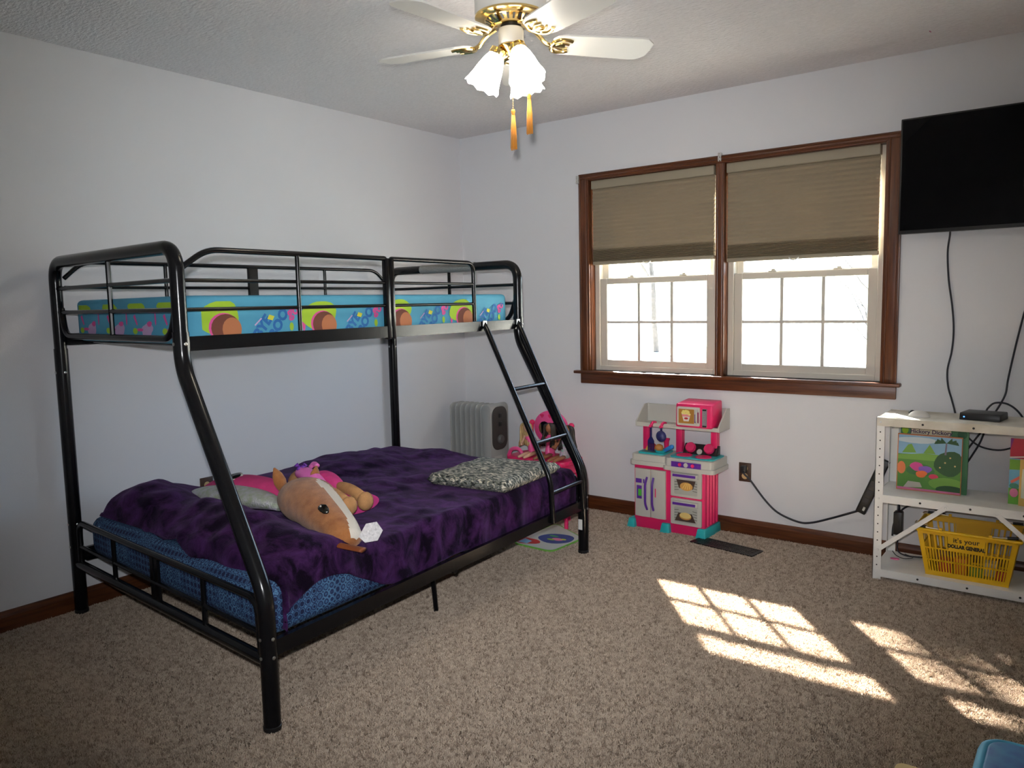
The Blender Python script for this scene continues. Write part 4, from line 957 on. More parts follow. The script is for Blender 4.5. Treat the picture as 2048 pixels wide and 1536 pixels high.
# ================================================================== TOY KITCHEN
kt = thing('toy_kitchen', 'pink and grey plastic play kitchen against the window wall', 'play kitchen', (1.68, -.12, 0))
KB, KF = -.016, -.205
bm = nb(); hexa(bm, [(1.448, KF, .0), (1.882, KF, .0), (1.882, KB, .0), (1.448, KB, .0), (1.448, KF, .40), (1.882, KF, .40), (1.882, KB, .40), (1.448, KB, .40)]); body = obj('body', bevel(bm, .006), M_hot, kt, smooth=True)
for y in (-.165, -.125, -.085, -.045): bm = nb(); tube(bm, [(1.882, y, .06), (1.882, y, .385)], .009, 8); obj('side_rib', bm, M_hot, body, smooth=True)
for x0, x1, yb in ((1.412, 1.462, -.16), (1.622, 1.682, -.16), (1.838, 1.898, KB)):
    bm = nb(); hexa(bm, [(x0, -.235, 0), (x1, -.235, 0), (x1, yb, 0), (x0, yb, 0), (x0+.008, -.222, .052), (x1-.008, -.222, .052), (x1-.004, yb, .052), (x0+.008, yb, .052)]); obj('foot', bevel(bm, .003), M_teal, kt, smooth=True)
# counter, two units with a small step between
def slab(x0, x1, yf, z0, z1, nm):
    bm = nb(); prism(bm, rrect(x0, x1, yf, KB, .022, 4), z0+.022, z1, 'xy'); prism(bm, rrect(x0-.010, x1+.010, yf-.010, KB, .026, 4), z0, z0+.024, 'xy'); return obj(nm, bm, M_gry, kt, smooth=True)
c1 = slab(1.436, 1.650, -.222, .375, .435, 'counter'); c2 = slab(1.652, 1.938, -.235, .368, .435, 'counter')
bm = nb(); prism(bm, rrect(1.462, 1.625, -.195, -.05, .02, 4), .4345, .444, 'xy'); snk = obj('sink_basin', bm, M_teal, kt)
bm = nb(); prism(bm, rrect(1.475, 1.612, -.182, -.065, .016, 4), .444, .4445, 'xy'); obj('basin_floor', bm, mat('plastic_teal_deep', rgb(30, 130, 136), .4), snk)
bm = nb(); prism(bm, rrect(1.668, 1.925, -.205, -.03, .02, 4), .4345, .442, 'xy'); hob = obj('hob', bm, M_teal, kt)
for x, y in ((1.735, -.15), (1.850, -.155)): bm = nb(); cyl(bm, (x, y, .441), .045, .006, n=28, bev=.002); obj('burner', bm, M_hot, hob, smooth=True)
bm = nb(); hexa(bm, [(1.700, -.10, .442), (1.905, -.10, .442), (1.905, -.05, .442), (1.700, -.05, .442), (1.700, -.062, .495), (1.905, -.062, .495), (1.905, -.05, .495), (1.700, -.05, .495)]); bk = obj('back_panel', bevel(bm, .002, 1), M_blackp, kt)
for x in (1.745, 1.855): bm = nb(); lathe(bm, [(.030, 0), (.030, .012), (.026, .020), (.0001, .022)], (x, -.083, .475), (0, -.85, .45), 20); obj('knob', bm, M_hot, bk, smooth=True)
bm = nb(); lathe(bm, [(.016, 0), (.016, .004), (.0001, .005)], (1.80, -.092, .457), (0, -.85, .45), 16); obj('clock_face', bm, M_gry, bk, smooth=True)
bm = nb(); box(bm, 1.700, 1.875, -.2465, -.2445, .392, .422); kp = obj('control_strip', bm, M_purple, c2)
for x, m_, r in ((1.752, M_hot, .010), (1.788, M_gry, .013), (1.828, M_hot, .010)): bm = nb(); cyl(bm, (x, -.2455, .407), r, .007, (0, -1, 0), 16, .002); obj('control_knob', bm, m_, c2, smooth=True)
# fridge doors
for x0, x1, hx in ((1.459, 1.556, 1.536), (1.560, 1.650, 1.576)):
    bm = nb(); prism(bm, [(x0, KF+.002), (x0, KF-.010), ((x0+x1)/2, KF-.017), (x1, KF-.012), (x1, KF+.002)], .072, .352, 'xy'); d_ = obj('fridge_door', bm, M_gry, kt, smooth=True)
    bm = nb(); tube(bm, fillet([(hx, KF-.012, .115), (hx+(-.004 if x0 < 1.5 else 0), KF-.030, .15), (hx+(-.004 if x0 < 1.5 else 0), KF-.030, .27), (hx, KF-.012, .305)], .05), .0065, 8); obj('handle', bm, M_purple, d_, smooth=True)
    if x0 < 1.5:
        bm = nb(); box(bm, 1.466, 1.520, KF-.0165, KF-.008, .268, .292); obj('button_panel', bm, M_purple, d_)
        bm = nb(); box(bm, 1.472, 1.508, KF-.0165, KF-.008, .175, .252); dp = obj('dispenser', bm, M_purple, d_)
        bm = nb(); box(bm, 1.482, 1.502, KF-.018, KF-.012, .192, .232); obj('dispenser_glass', bm, mat('plastic_green', rgb(80, 190, 60), .4), dp)
    else:
        bm = nb(); box(bm, 1.588, 1.593, KF-.0185, KF-.012, .195, .245); obj('door_mark', bm, M_hot, d_)
# ovens
pl_steel = flatm('oven_window', 96, 92, 84, rough=.25); pl_pale = flatm('oven_pale', 176, 178, 170, rough=.3); pl_pie = flatm('pie', 214, 160, 84); pl_crust = flatm('crust', 236, 196, 110); pl_tray = flatm('tray', 74, 56, 50); pl_bread = flatm('bread', 232, 206, 128)
for z0, z1, art in ((.218, .366, 0), (.058, .206, 1)):
    x0, x1 = 1.683, 1.866
    bm = nb(); prism(bm, rrect(x0, x1, z0, z1, .006, 3), KF-.012, KF+.002, 'xz'); ov = obj('oven_door', bevel(bm, .002, 1), M_gry, kt, smooth=True)
    bm = nb(); hexa(bm, [(x0+.015, KF-.030, z1-.036), (x1-.02, KF-.030, z1-.036), (x1-.015, KF-.012, z1-.040), (x0+.010, KF-.012, z1-.040), (x0+.015, KF-.028, z1-.012), (x1-.02, KF-.028, z1-.012), (x1-.015, KF-.012, z1-.010), (x0+.010, KF-.012, z1-.010)]); hd = obj('handle', bevel(bm, .002, 1), M_gry, ov)
    bm = nb(); box(bm, x0+.02, x1-.028, KF-.0315, KF-.0285, z1-.031, z1-.017); obj('handle_strip', bm, M_purple, hd)
    pr = Print((x0, KF-.012, z0), (1, 0, 0), (0, 0, 1), (0, -1, 0))
    pr.add(rrect(.022, .160, .014, .102, .008), pl_pale)
    for zz in (.035, .05, .065, .08): pr.add([(.024, zz), (.05, zz+.004), (.05, zz+.008), (.024, zz+.005)], flatm('rack', 120, 120, 116)); pr.add([(.132, zz+.004), (.158, zz), (.158, zz+.005), (.132, zz+.008)], flatm('rack', 120, 120, 116))
    if art == 0: pr.add([(.035, .098), (.15, .098), (.135, .05), (.052, .05)], pl_tray); pr.add(ell(.095, .062, .038, .024, 22), pl_pie); [pr.add([(.095+d-.003, .045+abs(d)*.2), (.095+d+.003, .045+abs(d)*.2), (.095+d*.6+.012, .080), (.095+d*.6+.006, .080)], pl_crust) for d in (-.022, -.008, .006, .02)]
    else: pr.add([(.048, .070), (.128, .070), (.152, .022), (.026, .022)], pl_tray); pr.add(ell(.09, .052, .036, .020, 22), flatm('bread_side', 196, 140, 70)); pr.add(ell(.09, .057, .034, .017, 22), pl_bread)
    pr.done('window_print', ov)
# posts, upper shelf, hooks
for x in (1.434, 1.645, 1.856): bm = nb(); box(bm, x, x+.038, -.072, -.030, .43, .600); obj('post', bevel(bm, .005), M_hot, kt, smooth=True)
bm = nb()
SX0, SX1, SF = 1.4435, 1.9375, -.165
prism(bm, [(SF, .590), (SF, .612), (SF+.012, .612), (SF+.012, .604), (KB-.012, .604), (KB-.012, .705), (KB, .705), (KB, .590)], SX0, SX1, 'yz')
for x in (SX0-.0075, SX1-.0005): prism(bm, [(SF-.001, .589), (SF-.001, .618), (KB-.045, .706), (KB+.0005, .706), (KB+.0005, .589)], x, x+.008, 'yz')
sh_ = obj('upper_shelf', bm, M_gry, kt)
for x in (1.548, 1.612): bm = nb(); tube(bm, cat_rom([(x, SF+.03, .612), (x, SF-.002, .617), (x, SF-.018, .607), (x, SF-.020, .598), (x, SF-.036, .600)], 5), .0085, 8); obj('hook', bm, M_hot, sh_, smooth=True)
# microwave
MX_0, MX_1 = 1.695, 1.910
bm = nb(); hexa(bm, [(MX_0, -.182, .606), (MX_1, -.182, .606), (MX_1, -.030, .606), (MX_0, -.030, .606), (MX_0, -.178, .738), (MX_1, -.178, .738), (MX_1-.004, -.030, .752), (MX_0+.006, -.030, .752)]); mw = obj('microwave', bevel(bm, .009, 3), M_hot, kt, smooth=True)
bm = nb(); prism(bm, rrect(MX_0+.012, MX_0+.146, .618, .722, .007, 3), -.187, -.176, 'xz'); md = obj('microwave_door', bm, M_gry, mw)
bm = nb(); tube(bm, fillet([(MX_0+.130, -.186, .634), (MX_0+.132, -.202, .645), (MX_0+.132, -.202, .695), (MX_0+.130, -.186, .708)], .02), .005, 8); obj('microwave_handle', bm, M_gry, mw, smooth=True)
pr = Print((MX_0, -.187, .606), (1, 0, 0), (0, 0, 1), (0, -1, 0))
pr.add(rrect(.022, .114, .024, .104, .003), flatm('window_amber', 170, 120, 50)); pr.add([(.040, .078), (.094, .078), (.082, .036), (.052, .036)], flatm('bowl_white', 226, 220, 214)); pr.add([(.041, .074), (.093, .074), (.090, .062), (.044, .062)], flatm('bowl_pink', 226, 140, 150)); pr.add(ell(.067, .052, .012, .006, 12), flatm('bowl_red', 200, 50, 60))
for i in range(9): pr.add(ell(.046+.005*i, .083+.008*math.sin(i*2.2)+.006*math.sin(PI*i/8), .008, .007, 8), flatm('popcorn', 238, 222, 130))
pr.add([(.117, .03), (.124, .03), (.124, .078), (.117, .078)], flatm('deep_purple', 86, 40, 130)); pr.add([(.134, .03), (.141, .03), (.141, .09), (.134, .09)], flatm('deep_magenta', 150, 20, 80))
pr.done('door_print', mw)
bm = nb(); prism(bm, rrect(MX_0+.160, MX_0+.186, .614, .716, .003, 2), -.186, -.178, 'xz'); ctl = obj('keypad', bm, mat('keypad_grey', rgb(150, 146, 150), .3, var=.3, vscale=200), mw)
bm = nb(); box(bm, MX_0+.162, MX_0+.184, -.1868, -.1855, .706, .714); obj('display', bm, M_blackp, ctl)
bm = nb(); box(bm, MX_0+.162, MX_0+.184, -.1868, -.1855, .616, .624); obj('start_button', bm, M_blackp, ctl)
# hanging utensils and play food
ut = thing('toy_spatula', 'navy toy spatula fork hanging from the left pink hook', 'toy utensil', (1.548, -.192, .455))
bm = nb(); box(bm, 1.5425, 1.5535, -.194, -.189, .535, .600); obj('handle', bevel(bm, .002), M_navy, ut, smooth=True)
bm = nb(); prism(bm, [(1.5425, .537), (1.5535, .537), (1.567, .515), (1.567, .498), (1.529, .498), (1.529, .515)], -.194, -.189, 'xz'); bd = obj('head', bm, M_navy, ut)
for k in range(4): x = 1.529+.0105*k; bm = nb(); box(bm, x, x+.0065, -.194, -.189, .456, .500); obj('tine', bm, M_navy, bd)
ut = thing('toy_ladle', 'navy toy ladle hanging from the right pink hook', 'toy utensil', (1.612, -.192, .515))
bm = nb(); box(bm, 1.606, 1.618, -.194, -.189, .56, .600); obj('handle', bevel(bm, .002), M_navy, ut, smooth=True)
bm = nb(); lathe(bm, [(.0001, .016), (.016, .013), (.027, .006), (.032, -.004), (.030, -.006), (.0001, -.004)], (1.612, -.196, .545), (0, -1, 0), 24); obj('bowl', bm, M_navy, ut, smooth=True)
fd = thing('toy_melon_slice', 'red play food slice with yellow rind in the toy sink', 'toy food', (1.51, -.10, .4445))
bm = nb(); prism(bm, [(1.488, .4445), (1.545, .4445), (1.525, .475), (1.502, .488)], -.115, -.085, 'xz'); obj('flesh', bevel(bm, .003), mat('toy_red', rgb(200, 36, 50), .4), fd)
bm = nb(); prism(bm, [(1.480, .4445), (1.508, .4445), (1.492, .470)], -.13, -.116, 'xz'); obj('rind', bm, mat('toy_yellow', rgb(224, 170, 60), .4), fd)
bm = nb(); lathe(bm, [(.0001, 0), (.020, .003), (.026, .016), (.022, .032), (.010, .040), (.0001, .041)], (1.566, -.125, .4445), (0, 0, 1), 16); obj('toy_bread_roll', bm, mat('toy_bun', rgb(206, 140, 70), .5), smooth='all', label='tan play food roll in the toy sink', cat='toy food')
bm = nb(); lathe(bm, [(.018, 0), (.018, .010), (.013, .014), (.015, .050), (.021, .068), (.018, .068), (.0001, .05)], (1.588, -.075, .4445), (0, 0, 1), 18); obj('toy_cup', bm, M_hot, smooth=True, label='pink toy cup at the back of the toy sink', cat='toy cup')
pn = thing('toy_pan', 'blue toy pan with raised blue handle on the counter', 'toy pan', (1.600, -.15, .4445))
bm = nb(); lathe(bm, [(.0001, .002), (.030, 0), (.036, .014), (.034, .014), (.028, .004), (.0001, .005)], (1.590, -.150, .4447), (0, 0, 1), 22); obj('pan_bowl', bm, M_teal, pn, smooth=True)
bm = nb(); tube(bm, [(1.612, -.155, .456), (1.622, -.158, .461), (1.668, -.165, .487), (1.672, -.166, .489)], [.006, .0115, .0125, .009], 12); obj('pan_handle', bm, mat('plastic_bright_blue', rgb(46, 132, 214), .3), pn, smooth=True)

# ================================================================== OUTLET, CORD, POWER STRIP
ol = thing('wall_outlet', 'dark brown wall outlet with plugged cord on the window wall', 'outlet', (2.03, 0, .300), group='brown wall outlets')
bm = nb(); box(bm, 1.995, 2.065, -.006, 0, .298, .405); obj('cover_plate', bevel(bm, .003), M_bplate, ol, smooth=True)
for z in (.330, .374): bm = nb(); cyl(bm, (2.03, -.005, z), .017, .004, (0, -1, 0), 16, .001); obj('socket', bm, M_ivory, ol, smooth=True)
def cable(bm, pts, r=.004, n=8): return tube(bm, cat_rom(pts, 8), r, n)
pc = thing('power_cable', 'black power cord sagging from the outlet to the power strip', 'cord', (2.35, -.03, .11))
bm = nb(); cable(bm, [(2.032, -.035, .365), (2.042, -.05, .352), (2.075, -.038, .315), (2.153, -.03, .216), (2.225, -.028, .155), (2.329, -.028, .122), (2.40, -.028, .128), (2.50, -.03, .168), (2.60, -.04, .215), (2.645, -.045, .236)], .0055); obj('cord', bm, M_cord, pc, smooth='all')
bm = nb(); box(bm, 2.014, 2.046, -.042, -.009, .352, .392); obj('plug', bevel(bm, .006, 2), M_blackp, pc, smooth=True)
ps = thing('power_strip', 'black power strip hanging slanted behind the white shelf post', 'power strip', (2.70, -.05, .22))
dv = Vector((.105, 0, .27)).normalized(); nv = Vector((dv.z, 0, -dv.x)); p0 = Vector((2.645, -.05, .225))
bm = nb(); 
def PS(a, b, y): v = p0+dv*a+nv*b; return (v.x, y, v.z)
hexa(bm, [PS(0, -.024, -.065), PS(0, .024, -.065), PS(0, .024, -.03), PS(0, -.024, -.03), PS(.30, -.024, -.065), PS(.30, .024, -.065), PS(.30, .024, -.03), PS(.30, -.024, -.03)]); obj('strip_body', bevel(bm, .005), M_blackp, ps, smooth=True)
for k in range(5):
    a = .06+.045*k; bm = nb(); hexa(bm, [PS(a, -.014, -.067), PS(a, .014, -.067), PS(a, .014, -.064), PS(a, -.014, -.064), PS(a+.028, -.014, -.067), PS(a+.028, .014, -.067), PS(a+.028, .014, -.064), PS(a+.028, -.014, -.064)]); obj('socket', bm, M_cord, ps)
bm = nb(); hexa(bm, [PS(.02, .004, -.069), PS(.02, .014, -.069), PS(.02, .014, -.064), PS(.02, .004, -.064), PS(.04, .004, -.069), PS(.04, .014, -.069), PS(.04, .014, -.064), PS(.04, .004, -.064)]); obj('switch', bm, M_gry, ps)

# ---- floor register
fv = thing('floor_register', 'dark brown metal floor vent set in the carpet by the play kitchen', 'floor vent', (2.035, -.285, 0))
va = math.radians(-9); vx, vy = Vector((math.cos(va), math.sin(va), 0)), Vector((-math.sin(va), math.cos(va), 0)); vc_ = Vector((2.035, -.285, 0)); M_reg = mat('register_brown', (.018, .014, .012), .35, metal=.4)
def vbox(a0, a1, b0, b1, z0, z1):
    bm = nb(); q_ = [vc_+vx*a+vy*b for a, b in ((a0, b0), (a1, b0), (a1, b1), (a0, b1))]; hexa(bm, [(p.x, p.y, z0) for p in q_]+[(p.x, p.y, z1) for p in q_]); return bm
bm = vbox(-.185, .185, -.058, -.048, 0, .007)
for a in ((-.185, .185, .048, .058), (-.185, -.172, -.048, .048), (.172, .185, -.048, .048), (-.172, .172, -.003, .003)):
    b_ = vbox(*a, 0, .007); me_ = bpy.data.meshes.new('t'); b_.to_mesh(me_); b_.free(); bm.from_mesh(me_); bpy.data.meshes.remove(me_)
obj('register_frame', bm, M_reg, fv)
for k in range(30):
    a = -.166+.332*k/29; obj('louver', vbox(a-.0035, a+.0035, -.047, .047, 0, .006), M_reg, fv)
obj('duct_dark', vbox(-.172, .172, -.047, .047, 0, .001), M_blackp, fv)

# ================================================================== TELEVISION AND CABLES
tv = thing('television', 'black flat screen television mounted high right of the window', 'television', (3.25, -.04, 1.60))
bm = nb(); box(bm, 2.785, 3.735, -.080, -.048, 1.598, 2.126); obj('tv_body', bevel(bm, .004), M_blackp, tv, smooth=True)
bm = nb(); box(bm, 2.793, 3.727, -.0815, -.0795, 1.614, 2.118); obj('screen', bm, mat('tv_screen', (.002, .002, .0025), .22, spec=.08), tv)
bm = nb(); box(bm, 3.08, 3.44, -.05, 0, 1.72, 1.98); obj('wall_mount', bm, M_blackp, tv)
bm = nb(); cable(bm, [(2.998, -.06, 1.61), (2.995, -.03, 1.585), (2.986, -.012, 1.505), (2.994, -.010, 1.38), (3.012, -.010, 1.26), (3.022, -.010, 1.15), (3.018, -.010, 1.05), (3.003, -.010, .958), (3.008, -.010, .88), (3.025, -.010, .818), (3.04, -.010, .76), (3.05, -.012, .70), (3.02, -.015, .60)], .0042); obj('television_cable', bm, M_cord, smooth='all', label='dark cable hanging wavily from the television left side', cat='cable')
bm = nb(); cable(bm, [(3.33, -.055, 1.61), (3.325, -.02, 1.45), (3.305, -.012, 1.27), (3.294, -.012, 1.214), (3.270, -.012, 1.08), (3.247, -.012, .93), (3.238, -.014, .853), (3.205, -.016, .775), (3.165, -.016, .70), (3.10, -.018, .59), (3.06, -.018, .52)], .0042); obj('television_cable', bm, M_cord, smooth='all', label='dark cable running from the television down behind the black box', cat='cable')
bm = nb(); cable(bm, [(3.165, -.03, .765), (3.175, -.022, .790), (3.20, -.018, .813), (3.245, -.016, .812), (3.285, -.016, .785), (3.315, -.016, .74), (3.33, -.016, .68), (3.30, -.016, .63), (3.23, -.016, .597), (3.15, -.016, .606), (3.095, -.018, .65), (3.08, -.02, .69)], .0042); obj('looped_cable', bm, M_cord, smooth='all', label='dark cable looping above and below the shelf top behind the black box', cat='cable')
bm = nb(); cable(bm, [(3.17, -.024, .70), (3.15, -.024, .63), (3.125, -.024, .575), (3.09, -.024, .51), (3.05, -.024, .47)], .0042); obj('looped_cable', bm, M_cord, smooth='all', label='short dark cable slanting behind the middle shelf', cat='cable')

# ================================================================== WHITE METAL SHELF
sh = thing('metal_shelf', 'white metal shelving unit with punched angle posts below the television', 'shelf', (3.16, -.19, 0))
X0, X1, YF, YB = 2.772, 3.545, -.352, -.035; ZS = (.050, .402, .757)
M_dkhole = mat('hole_dark', (.03, .028, .026), .8)
for x, sx in ((X0, 1), (X1, -1)):
    for y, sy in ((YF, 1), (YB, -1)):
        bm = nb(); box(bm, x, x+sx*.036, y, y+sy*.0022, 0, .76); box(bm, x, x+sx*.0022, y, y+sy*.036, 0, .76); po = obj('post', bm, M_white, sh)
        bm = nb(); yy = y-sy*.0003
        for k in range(19):
            cyl(bm, (x+sx*.018, yy, .03+.039*k), .0032, .0004, (0, -sy, 0), 8); cyl(bm, (x-sx*.0003, y+sy*.018, .03+.039*k), .0032, .0004, (-sx, 0, 0), 8)
        obj('post_holes', bm, M_dkhole, po)
M_shtop = mat('shelf_worn_white', rgb(230, 226, 214), .5, var=.35, vscale=7, col2=rgb(186, 176, 156), detail=8)
for z in ZS:
    bm = nb(); box(bm, X0+.003, X1-.003, YF+.003, YB-.003, z-.002, z); box(bm, X0+.003, X1-.003, YF-.0008, YF+.0022, z-.036, z); box(bm, X0+.003, X1-.003, YB-.003, YB-.0008, z-.036, z); box(bm, X0-.0006, X0+.0022, YF+.003, YB-.003, z-.036, z); box(bm, X1-.0022, X1+.0006, YF+.003, YB-.003, z-.036, z)
    s_ = obj('shelf_board', bm, M_shtop if z > .7 else M_white, sh)
    for x in (X0+.018, X0+.19, X0+.385, X0+.58, X1-.018): bm = nb(); lathe(bm, [(.005, 0), (.004, .002), (.0001, .003)], (x, YF-.0012, z-.018), (0, -1, 0), 8); obj('shelf_bolt', bm, M_white if x in (X0+.018, X1-.018) else M_dkhole, s_)
for (xa, za, xb, zb_) in ((2.785, .135, 3.072, .385), (3.532, .135, 3.246, .385)):
    a, b = Vector((xa, YF-.004, za)), Vector((xb, YF-.004, zb_)); d = (b-a).normalized(); n_ = Vector((-d.z, 0, d.x))*.010; t_ = Vector((0, .0022, 0))
    bm = nb(); P4 = [a-n_, b-n_, b+n_, a+n_]; A = [bm.verts.new(p-t_*.5) for p in P4]; B = [bm.verts.new(p+t_*.5) for p in P4]
    bm.faces.new(A); bm.faces.new(list(reversed(B)))
    for i in range(4): bm.faces.new((A[i], B[i], B[(i+1) % 4], A[(i+1) % 4]))
    bmesh.ops.recalc_face_normals(bm, faces=bm.faces); br_ = obj('corner_brace', bm, M_white, sh)
    for p in (a+d*.012, b-d*.012): bm = nb(); lathe(bm, [(.006, 0), (.005, .002), (.0001, .003)], p+Vector((0, -.001, 0)), (0, -1, 0), 10); obj('brace_bolt', bm, M_white, br_)
# on top: mouse and black box
ms_ = thing('computer_mouse', 'small white computer mouse on the shelf top', 'mouse', (2.925, -.225, .757))
bm = nb(); ball(bm, (2.925, -.225, .757), .03, 1.5, .95, .95, 20); bmesh.ops.bisect_plane(bm, geom=list(bm.verts)+list(bm.edges)+list(bm.faces), plane_co=(0, 0, .7572), plane_no=(0, 0, 1), clear_inner=True); obj('shell', bm, mat('mouse_white', rgb(214, 210, 204), .3), ms_, smooth='all')
bm = nb(); ball(bm, (2.893, -.212, .772), .014, 1.1, 1, .9, 12); obj('buttons', bm, M_blackp, ms_, smooth='all')
bx_ = thing('set_top_box', 'slim black media box on the shelf top', 'media box', (3.16, -.17, .757))
bm = nb(); hexa(bm, [(3.085, -.232, .757), (3.243, -.248, .757), (3.262, -.118, .757), (3.104, -.102, .757), (3.087, -.228, .789), (3.243, -.243, .789), (3.260, -.122, .789), (3.106, -.106, .789)]); obj('case', bevel(bm, .004), M_blackp, bx_, smooth=True)
bm = nb(); ball(bm, (3.105, -.2345, .771), .0035, n=8); obj('power_light', bm, mat('blue_led', (.02, .1, .5), .3, emit=(.1, .35, 1), estr=1.5), bx_)
# books on the middle shelf: each leans back a little
def book(name, x0, x1, yb, z0, h, th, cover, label, lean=.03, pages=True):
    t = thing(name, label, 'book', ((x0+x1)/2, yb, z0), group='picture books on the middle shelf'); dy = h*lean
    def hx(bm, xa, xb, ya, yc, za, zb): 
        fa = lambda z: (z-z0)*lean
        return hexa(bm, [(xa, ya+fa(za), za), (xb, ya+fa(za), za), (xb, yc+fa(za), za), (xa, yc+fa(za), za), (xa, ya+fa(zb), zb), (xb, ya+fa(zb), zb), (xb, yc+fa(zb), zb), (xa, yc+fa(zb), zb)])
    obj('front_cover', hx(nb(), x0, x1, yb-th, yb-th+.0025, z0, z0+h), cover, t); obj('back_cover', hx(nb(), x0, x1, yb-.0025, yb, z0, z0+h), cover, t); obj('spine', hx(nb(), x0, x0+.003, yb-th+.0025, yb-.0025, z0, z0+h), cover, t)
    obj('pages', hx(nb(), x0+.003, x1-.004, yb-th+.0025, yb-.0025, z0+.003, z0+h-.003), mat('page_paper', rgb(220, 214, 196), .8), t)
    n = Vector((0, -1, lean)).normalized(); return t, Print((x0, yb-th, z0), (1, 0, 0), (0, lean, 1), n, base=.0004, step=.00008)
t, pr = book('picture_book', 2.838, 3.118, -.150, .402, .300, .016, mat('cover_green', rgb(70, 130, 84), .4), 'tall green nursery picture book standing behind the landscape book')
pr.lim = (0, .28, 0, .30); pr.add([(.045, .262), (.21, .262), (.21, .298), (.045, .298)], flatm('title_cream', 214, 206, 180)); pr.text('Hickory Dickory', .128, .268, .0255, flatm('title_purple', 70, 40, 84), bold=.0006); pr.add(ell(.02, .28, .014, .02, 12), P_lime); pr.add(ell(.255, .275, .02, .02, 12), flatm('dk_green', 40, 96, 60))
pr.done('cover_print', t)
t, pr = book('picture_book', 2.832, 3.098, -.178, .402, .264, .014, mat('cover_orange', rgb(196, 120, 74), .4), 'square picture book with a green garden landscape cover')
pr.lim = (.004, .264, .004, .260)
sky_, gr1, gr2, gr3 = flatm('sky', 140, 184, 214), flatm('grass_light', 120, 168, 70), flatm('grass_mid', 86, 140, 56), flatm('grass_dark', 40, 84, 44)
pr.add([(.004, .004), (.264, .004), (.264, .26), (.004, .26)], gr2); pr.add([(.004, .17), (.264, .18), (.264, .26), (.004, .26)], sky_); pr.add(ell(.08, .238, .09, .014, 18, wob=.06), flatm('cloud', 214, 226, 232))
pr.add([(.02, .175), (.045, .215), (.06, .22), (.08, .18)], gr1); pr.add([(.11, .18), (.135, .222), (.16, .18)], gr1); pr.add([(.004, .165), (.12, .180), (.264, .172), (.264, .15), (.004, .145)], gr1)
pr.add(ell(.215, .14, .062, .055, 20, wob=.07), gr3); [pr.add(ell(.18+.02*i, .12+.012*((i*7) % 5), .004, .004, 8), flatm('blossom', 220, 190, 130)) for i in range(4)]
pr.add([(.196, .18), (.204, .18), (.206, .235), (.200, .235)], flatm('palm_trunk', 120, 110, 130))
for k in range(7): a = PI*(.02+.16*k); pr.add([(.203, .234), (.203+.045*math.cos(a), .238+.022*math.sin(a)+.002), (.203+.05*math.cos(a), .236+.018*math.sin(a)-.010)], gr3)
pr.add(ell(.10, .10, .055, .03, 18, wob=.08, seed=3), flatm('bush', 60, 116, 60)); pr.add(ell(.085, .115, .03, .02, 14, wob=.1, seed=5), P_pink); pr.add(ell(.12, .105, .026, .018, 14, wob=.1, seed=8), flatm('flower_violet', 130, 90, 190)); pr.add(ell(.105, .082, .024, .016, 14, wob=.1, seed=2), flatm('flower_orange', 226, 110, 50))
pr.add(ell(.155, .075, .02, .012, 12), flatm('flower_red', 214, 60, 90)); pr.add([(.03, .012), (.11, .02), (.10, .042), (.05, .044)], flatm('stone', 190, 184, 170)); pr.add(ell(.21, .045, .075, .03, 18), gr1); pr.add(ell(.225, .02, .06, .02, 16), gr3); pr.add(ell(.02, .105, .018, .03, 12), flatm('flower_coral', 230, 130, 80)); pr.add([(.004, .004), (.264, .004), (.264, .012), (.004, .014)], flatm('edge_pink', 200, 110, 150))
pr.done('cover_print', t)
t, pr = book('picture_book', 3.283, 3.505, -.215, .402, .285, .014, mat('cover_red', rgb(186, 36, 56), .4), 'tall red topped colourful picture book at the shelf right end')
pr.lim = (0, .22, 0, .285); pr.add([(0, 0), (.22, 0), (.22, .07), (0, .07)], flatm('bk_green', 110, 180, 60)); pr.add([(0, .07), (.22, .07), (.22, .20), (0, .20)], flatm('bk_blue', 110, 170, 200)); pr.add([(0, .15), (.22, .16), (.22, .195), (0, .195)], flatm('bk_green2', 110, 160, 50)); pr.add([(0, .235), (.012, .285), (0, .285)], flatm('bk_violet', 140, 40, 130)); pr.add([(.01, .09), (.05, .12), (.05, .135), (.005, .10)], flatm('bk_salmon', 220, 110, 90)); pr.add(ell(.02, .05, .016, .02, 12), flatm('bk_pink', 226, 130, 170)); pr.add([(0, .20), (.06, .208), (.06, .213), (0, .206)], flatm('bowl_white', 226, 220, 214)); pr.add(ell(.02, .08, .018, .012, 10), flatm('bk_teal', 60, 130, 110))
pr.done('cover_print', t)
t, pr = book('picture_book', 3.322, 3.520, -.236, .402, .20, .012, mat('cover_gold', rgb(216, 176, 92), .4), 'small gold bordered picture book leaning before the red topped book')
pr.lim = (.008, .19, .008, .19); pr.add([(.004, .035), (.19, .01), (.19, .17), (.01, .16)], flatm('cream', 222, 222, 196)); pr.add(ell(.03, .07, .012, .012, 12), flatm('deep_purple', 86, 40, 130)); pr.add(ell(.04, .095, .008, .01, 12), flatm('deep_purple', 86, 40, 130)); pr.add(ell(.07, .085, .014, .02, 12), flatm('deep_purple', 86, 40, 130))
pr.done('cover_print', t)

